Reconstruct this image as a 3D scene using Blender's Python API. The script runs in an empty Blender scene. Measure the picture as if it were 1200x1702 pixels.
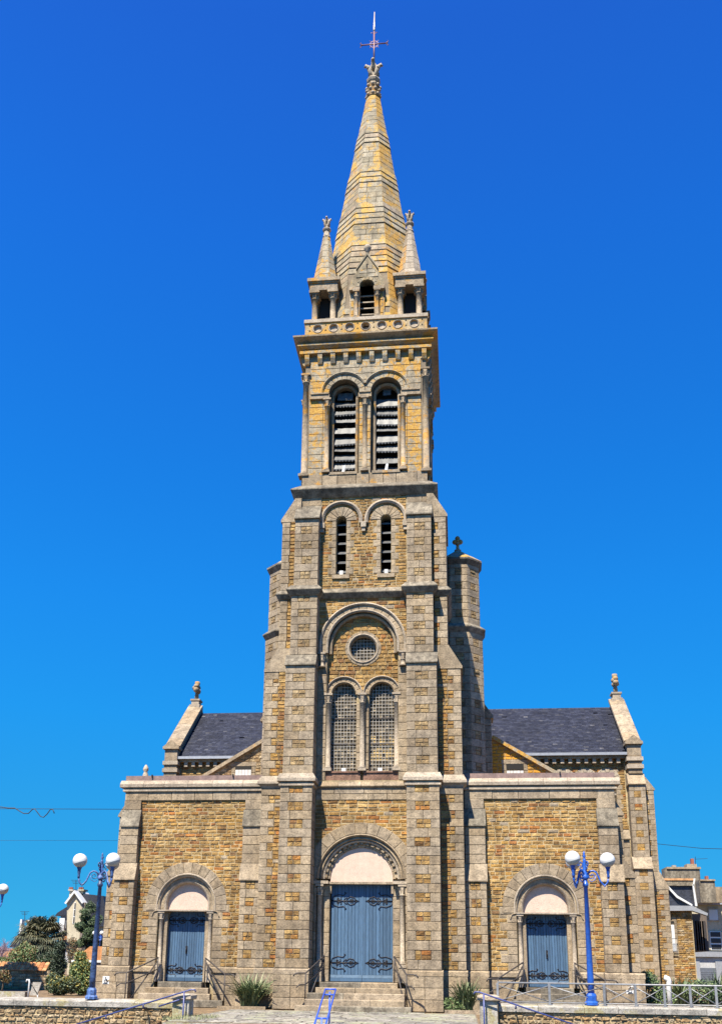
import bpy, bmesh, math, random
from math import sin, cos, pi, sqrt, radians, atan2
from mathutils import Vector, Matrix, geometry
random.seed(11)
U = random.uniform
SC = bpy.context.scene
COL = SC.collection
# ------------------------------------------------------------------ camera
CAM = Vector((3.052, -31.0, 1.286))
F_PX, CXP, CYP = 1648.0, 567.4, 1141.6           # focal length and optical centre in photo pixels (1200 x 1702)
YAW, PITCH, ROLL = -0.11786, 0.27418, 0.014408
Ffw = Vector((sin(YAW)*cos(PITCH), cos(YAW)*cos(PITCH), sin(PITCH)))
Rr = Vector((cos(YAW), -sin(YAW), 0)); Ru = Rr.cross(Ffw)
R2 = Rr*cos(ROLL)+Ru*sin(ROLL); U2 = -Rr*sin(ROLL)+Ru*cos(ROLL)
cd = bpy.data.cameras.new("camera"); cam = bpy.data.objects.new("camera", cd); COL.objects.link(cam)
m = Matrix((R2, U2, -Ffw)).transposed().to_4x4(); m.translation = CAM; cam.matrix_world = m
cd.sensor_fit = 'VERTICAL'; cd.sensor_height = 36.0; cd.sensor_width = 36.0*1200/1702
cd.lens = 36.0*F_PX/1702
cd.shift_x = (600-CXP)/1702; cd.shift_y = -(851-CYP)/1702
cd.clip_start = 0.1; cd.clip_end = 3000
SC.camera = cam
def proj(p):
    v = p-CAM; z = v.dot(Ffw)
    return CXP+F_PX*v.dot(R2)/z, CYP-F_PX*v.dot(U2)/z
# ------------------------------------------------------------------ sky, sun, exposure
SUN_AZ, SUN_EL = 18.0, 57.0
w = bpy.data.worlds.new("World"); SC.world = w; w.use_nodes = True
nt = w.node_tree; nt.nodes.clear()
sky = nt.nodes.new('ShaderNodeTexSky'); sky.sky_type = 'NISHITA'; sky.sun_disc = False
sky.sun_elevation = radians(SUN_EL); sky.sun_rotation = radians(180+SUN_AZ)
sky.altitude = 0; sky.air_density = 1.0; sky.dust_density = 0.0; sky.ozone_density = 3.0
hs = nt.nodes.new('ShaderNodeHueSaturation'); hs.inputs['Saturation'].default_value = 1.0; hs.inputs['Value'].default_value = 1.0
bg = nt.nodes.new('ShaderNodeBackground'); bg.inputs[1].default_value = 0.0655
wo = nt.nodes.new('ShaderNodeOutputWorld')
tc = nt.nodes.new('ShaderNodeTexCoord'); vm = nt.nodes.new('ShaderNodeVectorMath'); vm.operation = 'MULTIPLY_ADD'   # keeps the clear deep blue down to the horizon
vm.inputs[1].default_value = (1, 1, 0.80); vm.inputs[2].default_value = (0, 0, 0.30)
nt.links.new(tc.outputs['Generated'], vm.inputs[0]); nt.links.new(vm.outputs[0], sky.inputs[0])
mu = nt.nodes.new('ShaderNodeMix'); mu.data_type = 'RGBA'; mu.blend_type = 'MULTIPLY'; mu.inputs[0].default_value = 1.0; 
sz = nt.nodes.new('ShaderNodeSeparateXYZ'); nt.links.new(tc.outputs['Generated'], sz.inputs[0])
rp = nt.nodes.new('ShaderNodeValToRGB'); SK = [(0.0, (.20, 1.10, 1.10)), (.117, (.15, 1.11, 1.35)), (.237, (.10, 1.17, 1.71)), (.35, (.09, 1.10, 1.86)), (.46, (.085, .98, 1.85)), (.64, (.10, .78, 1.78)), (.76, (.125, .62, 1.58))]
while len(rp.color_ramp.elements) < len(SK): rp.color_ramp.elements.new(.5)
for el, (p_, c_) in zip(rp.color_ramp.elements, SK): el.position = p_; el.color = (*c_, 1)
nt.links.new(sz.outputs[2], rp.inputs[0]); nt.links.new(rp.outputs[0], mu.inputs[7])
nt.links.new(sky.outputs[0], mu.inputs[6]); nt.links.new(mu.outputs[2], hs.inputs['Color']); nt.links.new(hs.outputs[0], bg.inputs[0]); nt.links.new(bg.outputs[0], wo.inputs[0])
sd = bpy.data.lights.new("sun", 'SUN'); sd.energy = 5.0; sd.angle = radians(0.5); sd.color = (1.0, 0.93, 0.80)
so = bpy.data.objects.new("sun", sd); COL.objects.link(so)
a, e = radians(SUN_AZ), radians(SUN_EL)
so.rotation_euler = Vector((sin(a)*cos(e), cos(a)*cos(e), -sin(e))).to_track_quat('-Z', 'Y').to_euler()
so.location = (-20, -60, 70)
SC.view_settings.view_transform = 'Standard'; SC.view_settings.look = 'None'
SC.view_settings.exposure = 1.3; SC.view_settings.gamma = 1.0; SC.view_settings.use_curve_mapping = False
# ------------------------------------------------------------------ materials
MATS = {}
def nodes(name):
    mt = bpy.data.materials.new(name); mt.use_nodes = True; t = mt.node_tree; t.nodes.clear()
    o = t.nodes.new('ShaderNodeOutputMaterial'); b = t.nodes.new('ShaderNodeBsdfPrincipled')
    t.links.new(b.outputs[0], o.inputs[0]); MATS[name] = mt
    return t, b
def noise(t, sc, det=3, rough=0.5, vec=None, dist=0):
    n = t.nodes.new('ShaderNodeTexNoise'); n.inputs['Scale'].default_value = sc; n.inputs['Detail'].default_value = det
    n.inputs['Roughness'].default_value = rough; n.inputs['Distortion'].default_value = dist
    if vec: t.links.new(vec, n.inputs['Vector'])
    return n.outputs[0]
def ramp(t, fac, stops, const=False):
    r = t.nodes.new('ShaderNodeValToRGB'); cr = r.color_ramp
    if const: cr.interpolation = 'CONSTANT'
    while len(cr.elements) < len(stops): cr.elements.new(0.5)
    for el, (p, c) in zip(cr.elements, stops):
        el.position = p; el.color = (*c, 1) if len(c) == 3 else c
    t.links.new(fac, r.inputs[0]); return r.outputs[0]
def mix(t, fac, a, b, mode='MIX'):
    x = t.nodes.new('ShaderNodeMix'); x.data_type = 'RGBA'; x.blend_type = mode
    for s, v in ((x.inputs[0], fac), (x.inputs[6], a), (x.inputs[7], b)):
        if isinstance(v, (int, float)): s.default_value = v
        elif isinstance(v, tuple): s.default_value = (*v, 1)
        else: t.links.new(v, s)
    return x.outputs[2]
def math_(t, op, a, b=0.0):
    x = t.nodes.new('ShaderNodeMath'); x.operation = op
    for s, v in ((x.inputs[0], a), (x.inputs[1], b)):
        if isinstance(v, (int, float)): s.default_value = v
        else: t.links.new(v, s)
    return x.outputs[0]
def pos(t):
    return t.nodes.new('ShaderNodeNewGeometry').outputs['Position']
def tint(t):
    at = t.nodes.new('ShaderNodeAttribute'); at.attribute_name = 'tint'
    oi = t.nodes.new('ShaderNodeObjectInfo')
    return math_(t, 'FRACT', math_(t, 'ADD', at.outputs['Fac'], oi.outputs['Random']))
def bump(t, b, h, s, d=0.02):
    bn = t.nodes.new('ShaderNodeBump'); bn.inputs['Strength'].default_value = s; bn.inputs['Distance'].default_value = d
    t.links.new(h, bn.inputs['Height']); t.links.new(bn.outputs[0], b.inputs['Normal'])
ALB = 0.84        # overall albedo of the masonry and ground against the exposure
def stone(name, stops, speck=0.48, sp_scale=26, grime=0.42, lichen=0.0, lcol=(0.50, 0.23, 0.03), rough=0.92, bs=0.5, bd=0.02, lscale=1.6):
    t, b = nodes(name); p = pos(t)
    c = ramp(t, tint(t), [(q, tuple(v*ALB for v in cc)) for q, cc in stops]); lcol = tuple(v*ALB for v in lcol)
    n1 = noise(t, sp_scale, 4, 0.75, p); n2 = noise(t, 6, 5, 0.6, p); n3 = noise(t, 0.9, 4, 0.6, p)
    k = 1-speck
    c = mix(t, 1.0, c, ramp(t, n1, [(0.30, (k*.5,)*3), (0.45, (0.92,)*3), (0.70, (1+speck*.75,)*3)]), 'MULTIPLY')
    c = mix(t, grime, c, ramp(t, n2, [(0.34, (0.25, 0.23, 0.20)), (0.62, (1.18, 1.15, 1.10))]), 'MULTIPLY')
    c = mix(t, grime*1.1, c, ramp(t, n3, [(0.32, (0.42, 0.40, 0.38)), (0.6, (1.08, 1.08, 1.06))]), 'MULTIPLY')
    mp = t.nodes.new('ShaderNodeMapping'); mp.inputs['Scale'].default_value = (3.2, 3.2, .28); t.links.new(p, mp.inputs[0])      # rain streaks
    c = mix(t, min(1, grime*1.1), c, ramp(t, noise(t, 1.0, 5, 0.65, mp.outputs[0]), [(0.36, (0.50, 0.47, 0.43)), (0.56, (1.06, 1.05, 1.03))]), 'MULTIPLY')
    if lichen > 0:
        l1 = math_(t, 'ADD', math_(t, 'MULTIPLY', noise(t, lscale, 8, 0.72, p, 0.6), .62), math_(t, 'MULTIPLY', noise(t, .55, 3, 0.5, p), .38))
        msk = ramp(t, l1, [(0.56-0.22*lichen, (0,)*3), (0.60-0.20*lichen, (1,)*3)])
        l2 = noise(t, 22, 4, 0.7, p)
        lc = ramp(t, l2, [(0.3, tuple(x*.45 for x in lcol)), (0.5, lcol), (0.72, (lcol[0]*1.15, lcol[1]*1.6, lcol[2]*2.2))])
        c = mix(t, math_(t, 'MULTIPLY', msk, 0.88), c, lc)
    t.links.new(c, b.inputs['Base Color']); b.inputs['Roughness'].default_value = rough
    bump(t, b, math_(t, 'ADD', noise(t, sp_scale*.8, 5, 0.7, p), math_(t, 'MULTIPLY', n2, 1.4)), bs, bd)
G = [(0.0, (0.29, 0.225, 0.148)), (0.2, (0.375, 0.293, 0.195)), (0.45, (0.335, 0.268, 0.190)), (0.7, (0.395, 0.312, 0.213)), (0.9, (0.365, 0.275, 0.172)), (1.0, (0.27, 0.205, 0.133))]
stone('granite', G)
stone('granite_pale', [(0, (0.37, 0.30, 0.222)), (0.5, (0.45, 0.375, 0.285)), (1, (0.36, 0.295, 0.22))], grime=0.3)
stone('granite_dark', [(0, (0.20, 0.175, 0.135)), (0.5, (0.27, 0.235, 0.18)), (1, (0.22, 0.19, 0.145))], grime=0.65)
stone('granite_worn', G, lichen=0.1, grime=0.4)
stone('granite_lichen', [(0, (0.34, 0.285, 0.20)), (0.5, (0.40, 0.345, 0.25)), (1, (0.36, 0.30, 0.21))], lichen=0.27, lcol=(0.50, 0.245, 0.025), lscale=4.2)
stone('granite_orange', [(0, (0.38, 0.29, 0.16)), (0.5, (0.44, 0.34, 0.20)), (1, (0.40, 0.29, 0.15))], lichen=0.42, lcol=(0.50, 0.25, 0.03), lscale=1.3)
stone('spire_stone', [(0, (0.28, 0.235, 0.155)), (0.5, (0.39, 0.335, 0.24)), (1, (0.34, 0.275, 0.175))], lichen=0.24, lcol=(0.52, 0.29, 0.05), lscale=2.6, grime=0.4)
stone('sandstone', [(0, (0.21, 0.105, 0.028)), (0.12, (0.44, 0.27, 0.09)), (0.3, (0.36, 0.21, 0.065)), (0.45, (0.50, 0.335, 0.13)), (0.6, (0.42, 0.25, 0.08)),
                    (0.75, (0.33, 0.185, 0.05)), (0.86, (0.47, 0.27, 0.065)), (0.93, (0.40, 0.15, 0.03)), (1, (0.24, 0.14, 0.06))], speck=0.5, sp_scale=26, grime=0.5, bs=0.9, bd=0.035)
stone('sandstone_dull', [(0, (0.25, 0.15, 0.06)), (0.3, (0.38, 0.26, 0.12)), (0.6, (0.42, 0.30, 0.15)), (0.85, (0.34, 0.22, 0.10)), (1, (0.44, 0.33, 0.18))], speck=0.5, sp_scale=26, grime=0.5, bs=0.9, bd=0.035)
stone('sandstone_lichen', [(0, (0.33, 0.17, 0.04)), (0.5, (0.52, 0.29, 0.06)), (1, (0.42, 0.23, 0.05))], speck=0.5, sp_scale=26, grime=0.4, lichen=0.7, lcol=(0.60, 0.27, 0.02), bs=0.9, bd=0.03)
stone('rubble', [(0, (0.26, 0.16, 0.08)), (0.25, (0.50, 0.38, 0.22)), (0.5, (0.36, 0.22, 0.09)), (0.75, (0.55, 0.44, 0.29)), (1, (0.40, 0.30, 0.17))], speck=0.5, sp_scale=24, grime=0.5, bs=1.0, bd=0.04)
stone('mortar', [(0, (0.50, 0.39, 0.22)), (1, (0.50, 0.39, 0.22))], speck=0.3, sp_scale=60, grime=0.4, bs=0.6)
stone('mortar_dark', [(0, (0.23, 0.18, 0.12)), (1, (0.23, 0.18, 0.12))], speck=0.3, sp_scale=60, grime=0.3, bs=0.5)
stone('plaster_pink', [(0, (0.66, 0.49, 0.385)), (1, (0.66, 0.49, 0.385))], speck=0.05, sp_scale=30, grime=0.12, bs=0.15)
stone('plaster_cream', [(0, (0.54, 0.47, 0.33)), (1, (0.54, 0.47, 0.33))], speck=0.08, sp_scale=20, grime=0.2, bs=0.2)
stone('plaster_white', [(0, (0.50, 0.50, 0.50)), (1, (0.50, 0.50, 0.50))], speck=0.05, sp_scale=20, grime=0.2, bs=0.2)
stone('concrete', [(0, (0.42, 0.39, 0.34)), (1, (0.46, 0.43, 0.38))], grime=0.4, lichen=0.2, lcol=(0.32, 0.26, 0.12))
stone('paving', [(0, (0.22, 0.21, 0.19)), (0.3, (0.36, 0.34, 0.30)), (0.6, (0.28, 0.27, 0.25)), (1, (0.40, 0.37, 0.31))], grime=0.75, speck=0.4, sp_scale=14, lichen=0.2, lcol=(0.30, 0.28, 0.17))
stone('earth', [(0, (0.24, 0.16, 0.08)), (1, (0.24, 0.16, 0.08))], grime=0.6, speck=0.5, sp_scale=20)
stone('asphalt', [(0, (0.055,)*3), (1, (0.055,)*3)], speck=0.4, sp_scale=60, grime=0.3)
stone('slate', [(0, (0.012, 0.0145, 0.027)), (0.4, (0.019, 0.022, 0.040)), (0.8, (0.036, 0.041, 0.064)), (0.97, (0.035, 0.037, 0.05)), (1, (0.12, 0.12, 0.13))], speck=0.4, sp_scale=18, grime=0.5, rough=0.55, bs=0.5)
stone('clay_tile', [(0, (0.42, 0.16, 0.06)), (0.5, (0.58, 0.26, 0.10)), (1, (0.66, 0.38, 0.18))], speck=0.3, grime=0.4)
stone('red_sill', [(0, (0.22, 0.115, 0.08)), (1, (0.28, 0.16, 0.11))], grime=0.5)
stone('copper', [(0, (0.24, 0.15, 0.125)), (1, (0.30, 0.20, 0.17))], grime=0.35, speck=0.08, rough=0.5, bs=0.1)
def plain(name, c, rough=0.6, metal=0.0, var=0.12, sc=8, spec=None, stretch=None):
    t, b = nodes(name); p = pos(t)
    if stretch:
        mp = t.nodes.new('ShaderNodeMapping'); mp.inputs['Scale'].default_value = stretch; t.links.new(p, mp.inputs[0]); p = mp.outputs[0]
    f = ramp(t, noise(t, sc, 5, 0.65, p), [(0.25, (1-var*2,)*3), (0.75, (1+var,)*3)])
    f2 = ramp(t, tint(t), [(0, (1-var,)*3), (1, (1+var,)*3)]); c = tuple(v*.88 for v in c)
    cc = mix(t, 1.0, mix(t, 1.0, c, f, 'MULTIPLY'), f2, 'MULTIPLY')
    t.links.new(cc, b.inputs['Base Color']); b.inputs['Roughness'].default_value = rough; b.inputs['Metallic'].default_value = metal
    if spec is not None: b.inputs['Specular IOR Level'].default_value = spec
    bump(t, b, noise(t, sc*3, 4, 0.6, p), 0.25, 0.01)
plain('door_blue', (0.060, 0.118, 0.195), 0.55, var=0.22, sc=5, stretch=(9, 9, 0.7))
plain('door_pale', (0.13, 0.20, 0.28), 0.5, var=0.15)
plain('iron', (0.022, 0.019, 0.020), 0.5, 0.4)
plain('lamp_blue', (0.022, 0.095, 0.40), 0.32, var=0.2, sc=12)
plain('lamp_blue_worn', (0.06, 0.115, 0.27), 0.5, var=0.6, sc=14)
plain('rail_blue', (0.03, 0.10, 0.55), 0.35, var=0.1)
plain('rail_dark', (0.05, 0.065, 0.20), 0.4, var=0.2)
plain('galvanised', (0.27, 0.27, 0.27), 0.5, 0.4, var=.2)
plain('dark_rail', (0.055, 0.045, 0.04), 0.6, 0.2)
plain('white_paint', (0.62, 0.62, 0.60), 0.5, var=0.06)
plain('gutter_metal', (0.33, 0.34, 0.36), 0.5, 0.3)
plain('lead', (0.105, 0.105, 0.103), 0.55, 0.1, var=0.25)
plain('came', (0.46, 0.42, 0.36), 0.5, 0.1)
plain('glass_dark', (0.12, 0.092, 0.055), 0.5, spec=0.15, var=0.45, sc=5)
plain('dark_inside', (0.016, 0.014, 0.012), 0.95)  # near-black colour standing in for shade in hollows and behind openings
plain('black', (0.015, 0.015, 0.017), 0.6)
plain('cross_iron', (0.23, 0.10, 0.085), 0.5, 0.2)
plain('cross_gilt', (0.62, 0.52, 0.42), 0.35, 0.5)
plain('globe', (0.66, 0.65, 0.62), 0.25, var=0.03, sc=3)
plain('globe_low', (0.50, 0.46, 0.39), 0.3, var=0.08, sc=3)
plain('bark', (0.14, 0.10, 0.065), 0.95, var=0.35, sc=14)
plain('palm_bark', (0.19, 0.15, 0.10), 0.95, var=0.4, sc=10)
plain('shutter_grey', (0.11, 0.12, 0.14), 0.5)
plain('grey_wall', (0.26, 0.27, 0.29), 0.8)
plain('red_pot', (0.27, 0.085, 0.05), 0.8)
plain('wood_old', (0.17, 0.13, 0.10), 0.85, var=0.4, sc=5, stretch=(8, 8, 0.8))
plain('shutter_wood', (0.62, 0.58, 0.53), 0.7, var=0.15)
plain('amber_glass', (0.42, 0.28, 0.09), 0.35, var=.35)
plain('glass_brown', (0.27, 0.21, 0.13), 0.4, spec=0.2, var=0.4)
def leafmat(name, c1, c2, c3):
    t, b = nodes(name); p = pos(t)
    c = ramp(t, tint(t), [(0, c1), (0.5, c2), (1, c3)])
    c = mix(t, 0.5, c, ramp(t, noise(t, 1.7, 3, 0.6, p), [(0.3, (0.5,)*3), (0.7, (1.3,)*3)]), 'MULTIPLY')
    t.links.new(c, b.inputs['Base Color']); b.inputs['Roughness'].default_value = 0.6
leafmat('leaf_dark', (0.018, 0.035, 0.014), (0.035, 0.06, 0.022), (0.07, 0.10, 0.04))
leafmat('leaf_cypress', (0.010, 0.022, 0.010), (0.018, 0.034, 0.014), (0.03, 0.05, 0.02))
leafmat('leaf_mid', (0.05, 0.09, 0.025), (0.09, 0.14, 0.045), (0.15, 0.20, 0.07))
leafmat('leaf_yellow', (0.12, 0.11, 0.02), (0.22, 0.19, 0.035), (0.33, 0.24, 0.05))
leafmat('leaf_russet', (0.12, 0.06, 0.03), (0.22, 0.13, 0.05), (0.16, 0.15, 0.05))
leafmat('leaf_palm', (0.022, 0.032, 0.013), (0.055, 0.062, 0.028), (0.15, 0.13, 0.065))
leafmat('leaf_strap', (0.04, 0.065, 0.025), (0.09, 0.13, 0.05), (0.22, 0.24, 0.11))
leafmat('twig_pink', (0.20, 0.13, 0.16), (0.30, 0.21, 0.25), (0.36, 0.28, 0.32))
leafmat('grass', (0.08, 0.10, 0.03), (0.13, 0.15, 0.05), (0.22, 0.20, 0.08))
# ------------------------------------------------------------------ frames and mesh builder
class Fr:
    def __init__(s, o, u, n, v=Vector((0, 0, 1))):
        s.o, s.u, s.n, s.v = Vector(o), Vector(u), Vector(n), Vector(v)
    def P(s, u, v, n): return s.o+s.u*u+s.v*v+s.n*n
def front(y): return Fr((0, y, 0), (1, 0, 0), (0, -1, 0))
def right(x): return Fr((x, 0, 0), (0, 1, 0), (1, 0, 0))
def left(x): return Fr((x, 0, 0), (0, -1, 0), (-1, 0, 0))
def back(y): return Fr((0, y, 0), (-1, 0, 0), (0, 1, 0))
def link(name, me, parent=None, loc=None):
    o = bpy.data.objects.new(name, me); COL.objects.link(o)
    if loc is not None: o.location = loc
    if parent is not None: o.parent = parent
    return o
class MB:
    def __init__(s): s.v = []; s.f = []; s.m = []; s.t = []; s.sm = []; s.mats = []
    def mi(s, mat):
        if mat not in s.mats: s.mats.append(mat)
        return s.mats.index(mat)
    def add(s, vs, fs, mat, tn=None, smooth=False):
        k = len(s.v); s.v.extend(vs); i = s.mi(mat)
        tn = random.random() if tn is None else tn
        s.t.extend([tn]*len(vs))
        for f in fs: s.f.append([k+j for j in f]); s.m.append(i); s.sm.append(smooth)
        return s
    def box(s, x0, x1, y0, y1, z0, z1, mat, tn=None):
        x0, x1 = min(x0, x1), max(x0, x1)
        vs = [Vector(p) for p in ((x0, y0, z0), (x1, y0, z0), (x1, y1, z0), (x0, y1, z0), (x0, y0, z1), (x1, y0, z1), (x1, y1, z1), (x0, y1, z1))]
        return s.add(vs, [(0, 3, 2, 1), (4, 5, 6, 7), (0, 1, 5, 4), (1, 2, 6, 5), (2, 3, 7, 6), (3, 0, 4, 7)], mat, tn)
    def prism(s, fr, poly, n0, n1, mat, tn=None):     # poly CCW in (u,v), n1 is the front
        k = len(poly)
        vs = [fr.P(a, b, n0) for a, b in poly]+[fr.P(a, b, n1) for a, b in poly]
        fs = [tuple(range(k, 2*k)), tuple(reversed(range(k)))]+[(i, (i+1) % k, k+(i+1) % k, k+i) for i in range(k)]
        return s.add(vs, fs, mat, tn)
    def tube(s, pts, r, mat, n=8, cap=True, rs=None):
        pts = [Vector(p) for p in pts]; vs = []; fs = []; N = len(pts); pu = None
        for i, p in enumerate(pts):
            d = (pts[min(i+1, N-1)]-pts[max(i-1, 0)]).normalized()
            if pu is None: pu = d.cross(Vector((0.13, 0.31, 0.94)) if abs(d.z) < .9 else Vector((0, 1, 0))).normalized()
            pu = (pu-d*pu.dot(d)).normalized(); pv = d.cross(pu)
            rr = rs[i] if rs else r
            for j in range(n):
                a = 2*pi*j/n; vs.append(p+pu*cos(a)*rr+pv*sin(a)*rr)
        for i in range(N-1):
            for j in range(n): fs.append((i*n+j, i*n+(j+1) % n, (i+1)*n+(j+1) % n, (i+1)*n+j))
        if cap: fs += [tuple(reversed(range(n))), tuple(range((N-1)*n, N*n))]
        return s.add(vs, fs, mat, smooth=n > 5)
    def lathe(s, x, y, prof, mat, n=14, rot=0.0, smooth=True, tn=None):   # prof [(r,z)] bottom to top
        vs = []; fs = []
        for r, z in prof:
            for j in range(n):
                a = 2*pi*j/n+rot; vs.append(Vector((x+r*cos(a), y+r*sin(a), z)))
        for i in range(len(prof)-1):
            for j in range(n): fs.append((i*n+j, i*n+(j+1) % n, (i+1)*n+(j+1) % n, (i+1)*n+j))
        fs += [tuple(reversed(range(n))), tuple(range((len(prof)-1)*n, len(prof)*n))]
        return s.add(vs, fs, mat, tn, smooth)
    def arc(s, fr, cu, cv, prof, mat, a0=0, a1=pi, seg=28, leg=0.0):    # closed profile [(r,n)], swept over an arc, optional straight legs down
        vs = []; fs = []; k = len(prof); st = []
        if leg: st.append((cos(a0), sin(a0), -leg))
        for i in range(seg+1):
            a = a0+(a1-a0)*i/seg; st.append((cos(a), sin(a), 0))
        if leg: st.append((cos(a1), sin(a1), -leg))
        for c, d, dz in st:
            for r, n in prof: vs.append(fr.P(cu+r*c, cv+r*d+dz, n))
        for i in range(len(st)-1):
            for j in range(k): fs.append((i*k+j, i*k+(j+1) % k, (i+1)*k+(j+1) % k, (i+1)*k+j))
        full = abs(abs(a1-a0)-2*pi) < 1e-4
        if not full: fs += [tuple(reversed(range(k))), tuple(range((len(st)-1)*k, len(st)*k))]
        return s.add(vs, fs, mat)
    def sphere(s, c, r, mat, nu=20, nv=12, z0=-1, z1=1, tilt=None):
        vs = []; fs = []
        for i in range(nv+1):
            z = math.sin(math.asin(z0)+(math.asin(z1)-math.asin(z0))*i/nv); q = sqrt(max(0, 1-z*z))
            for j in range(nu):
                a = 2*pi*j/nu; p = Vector((q*cos(a), q*sin(a), z))*r
                if tilt: p = tilt @ p
                vs.append(Vector(c)+p)
        for i in range(nv):
            for j in range(nu): fs.append((i*nu+j, i*nu+(j+1) % nu, (i+1)*nu+(j+1) % nu, (i+1)*nu+j))
        return s.add(vs, fs, mat, smooth=True)
    def build(s, name, parent=None, kind=None, center=False, loc=None):
        me = bpy.data.meshes.new(name)
        off = Vector((0, 0, 0))
        if center and s.v:
            off = sum(s.v, Vector())/len(s.v)
        if loc is not None: off = Vector(loc)
        me.from_pydata([tuple(p-off) for p in s.v], [], s.f)
        me.polygons.foreach_set('material_index', s.m)
        me.polygons.foreach_set('use_smooth', s.sm)
        for mt in s.mats: me.materials.append(MATS[mt])
        at = me.attributes.new('tint', 'FLOAT', 'POINT'); at.data.foreach_set('value', s.t)
        me.update()
        o = link(name, me, parent, off if (center or loc is not None) else None)
        if kind: o['kind'] = kind
        return o
def fixn(o):
    bm = bmesh.new(); bm.from_mesh(o.data); bmesh.ops.recalc_face_normals(bm, faces=bm.faces); bm.to_mesh(o.data); bm.free(); return o
def thing(name, label, cat, loc=(0, 0, 0), group=None):
    o = bpy.data.objects.new(name, None); COL.objects.link(o); o.location = loc; o.empty_display_size = 0.3
    return tag(o, label, cat, group)
def tag(o, label, cat, group=None):
    o['label'] = label; o['category'] = cat
    if group: o['group'] = group
    return o
def copy_tree(o, parent=None):
    c = o.copy(); COL.objects.link(c)
    if parent: c.parent = parent
    for ch in list(o.children): copy_tree(ch, c)
    return c
# ------------------------------------------------------------------ masonry
STONES = {}      # kind -> [(px area, verts, faces, mat, tint, owner)]
def inset(poly, d):
    k = len(poly); out = []
    for i in range(k):
        x0, y0 = poly[i-1]; x1, y1 = poly[i]; x2, y2 = poly[(i+1) % k]
        ax, ay = x1-x0, y1-y0; bx, by = x2-x1, y2-y1
        la = math.hypot(ax, ay); lb = math.hypot(bx, by)
        if la < 1e-6 or lb < 1e-6: return None
        ax, ay, bx, by = ax/la, ay/la, bx/lb, by/lb
        nx, ny = -ay-by, ax+bx
        q = nx*nx+ny*ny
        if q < 1e-6: return None
        out.append((x1+2*d*nx/q, y1+2*d*ny/q))
    return out
OWNER = [None]
def block(fr, poly, n=0.0, d=0.05, ch=0.010, gap=0.014, rough=0.004, prot=0.004, kind='granite_block', mat='granite'):
    w_ = max(p[0] for p in poly)-min(p[0] for p in poly); h_ = max(p[1] for p in poly)-min(p[1] for p in poly)
    if min(w_, h_) < gap+2.2*ch: return
    p2 = inset(poly, gap/2)
    if not p2: return
    p3 = inset(p2, ch)
    if not p3: return
    n = n+U(-prot, prot); k = len(poly)
    vs = [fr.P(a, b, n-d) for a, b in p2]+[fr.P(a, b, n-ch*.8) for a, b in p2]+[fr.P(a, b, n+U(-rough, rough)) for a, b in p3]
    fs = [(i, (i+1) % k, k+(i+1) % k, k+i) for i in range(k)]+[(k+i, k+(i+1) % k, 2*k+(i+1) % k, 2*k+i) for i in range(k)]+[tuple(range(2*k, 3*k))]
    c = fr.P(sum(p[0] for p in poly)/k, sum(p[1] for p in poly)/k, n)
    v = CAM-c; area = 0
    if v.dot(fr.n) > 0 and c.y > CAM.y+2:
        x, y = proj(c)
        if -20 < x < 1220 and -20 < y < 1722: area = w_*h_*(F_PX/v.length)**2*v.normalized().dot(fr.n)
    STONES.setdefault((OWNER[0], kind), []).append((area, vs, fs, mat, random.random()))
def rect(fr, ra, rb, rc, rd, **k): block(fr, [(ra, rc), (rb, rc), (rb, rd), (ra, rd)], **k)
def split(a, b, lo, hi):
    out = [a]; x = a
    while b-x > hi:
        st = U(lo, hi)
        if b-(x+st) < lo*.75: st = (b-x)/2
        x += st; out.append(x)
    out.append(b); return out
def rows(v0, v1, H, breaks=()):
    bs = [v0]+sorted(b for b in set(breaks) if v0+.05 < b < v1-.05)+[v1]; out = [v0]
    for a, b in zip(bs, bs[1:]):
        k = max(1, round((b-a)/H)); out += [a+(b-a)*(i+1)/k for i in range(k)]
    return out
class Hole:
    def __init__(s, cu, ri, ro, vs, vb, jw=(0.22, 0.36), jamb='granite', top=None):
        s.cu, s.ri, s.ro, s.vs, s.vb, s.jw, s.jamb = cu, ri, ro, vs, vb, jw, jamb
    def half(s, va, vb, i):
        if vb <= s.vb+.01: return None
        if (va+vb)/2 < s.vs: return s.ri+s.jw[i % 2]
        t = vb-s.vs
        return sqrt(s.ro**2-t*t) if t < s.ro else None
def carve(u0, u1, va, vb, i, holes):
    iv = [(u0, u1)]
    for h in holes:
        w_ = h.half(va, vb, i)
        if w_ is None: continue
        nv = []
        for a, b in iv:
            if h.cu-w_ > a: nv.append((a, min(b, h.cu-w_)))
            if h.cu+w_ < b: nv.append((max(a, h.cu+w_), b))
        iv = [(a, b) for a, b in nv if b-a > .03]
    return iv
SAND = dict(kind='sandstone_block', mat='sandstone', gap=0.024, ch=0.012, rough=0.010, prot=0.007)
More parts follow.
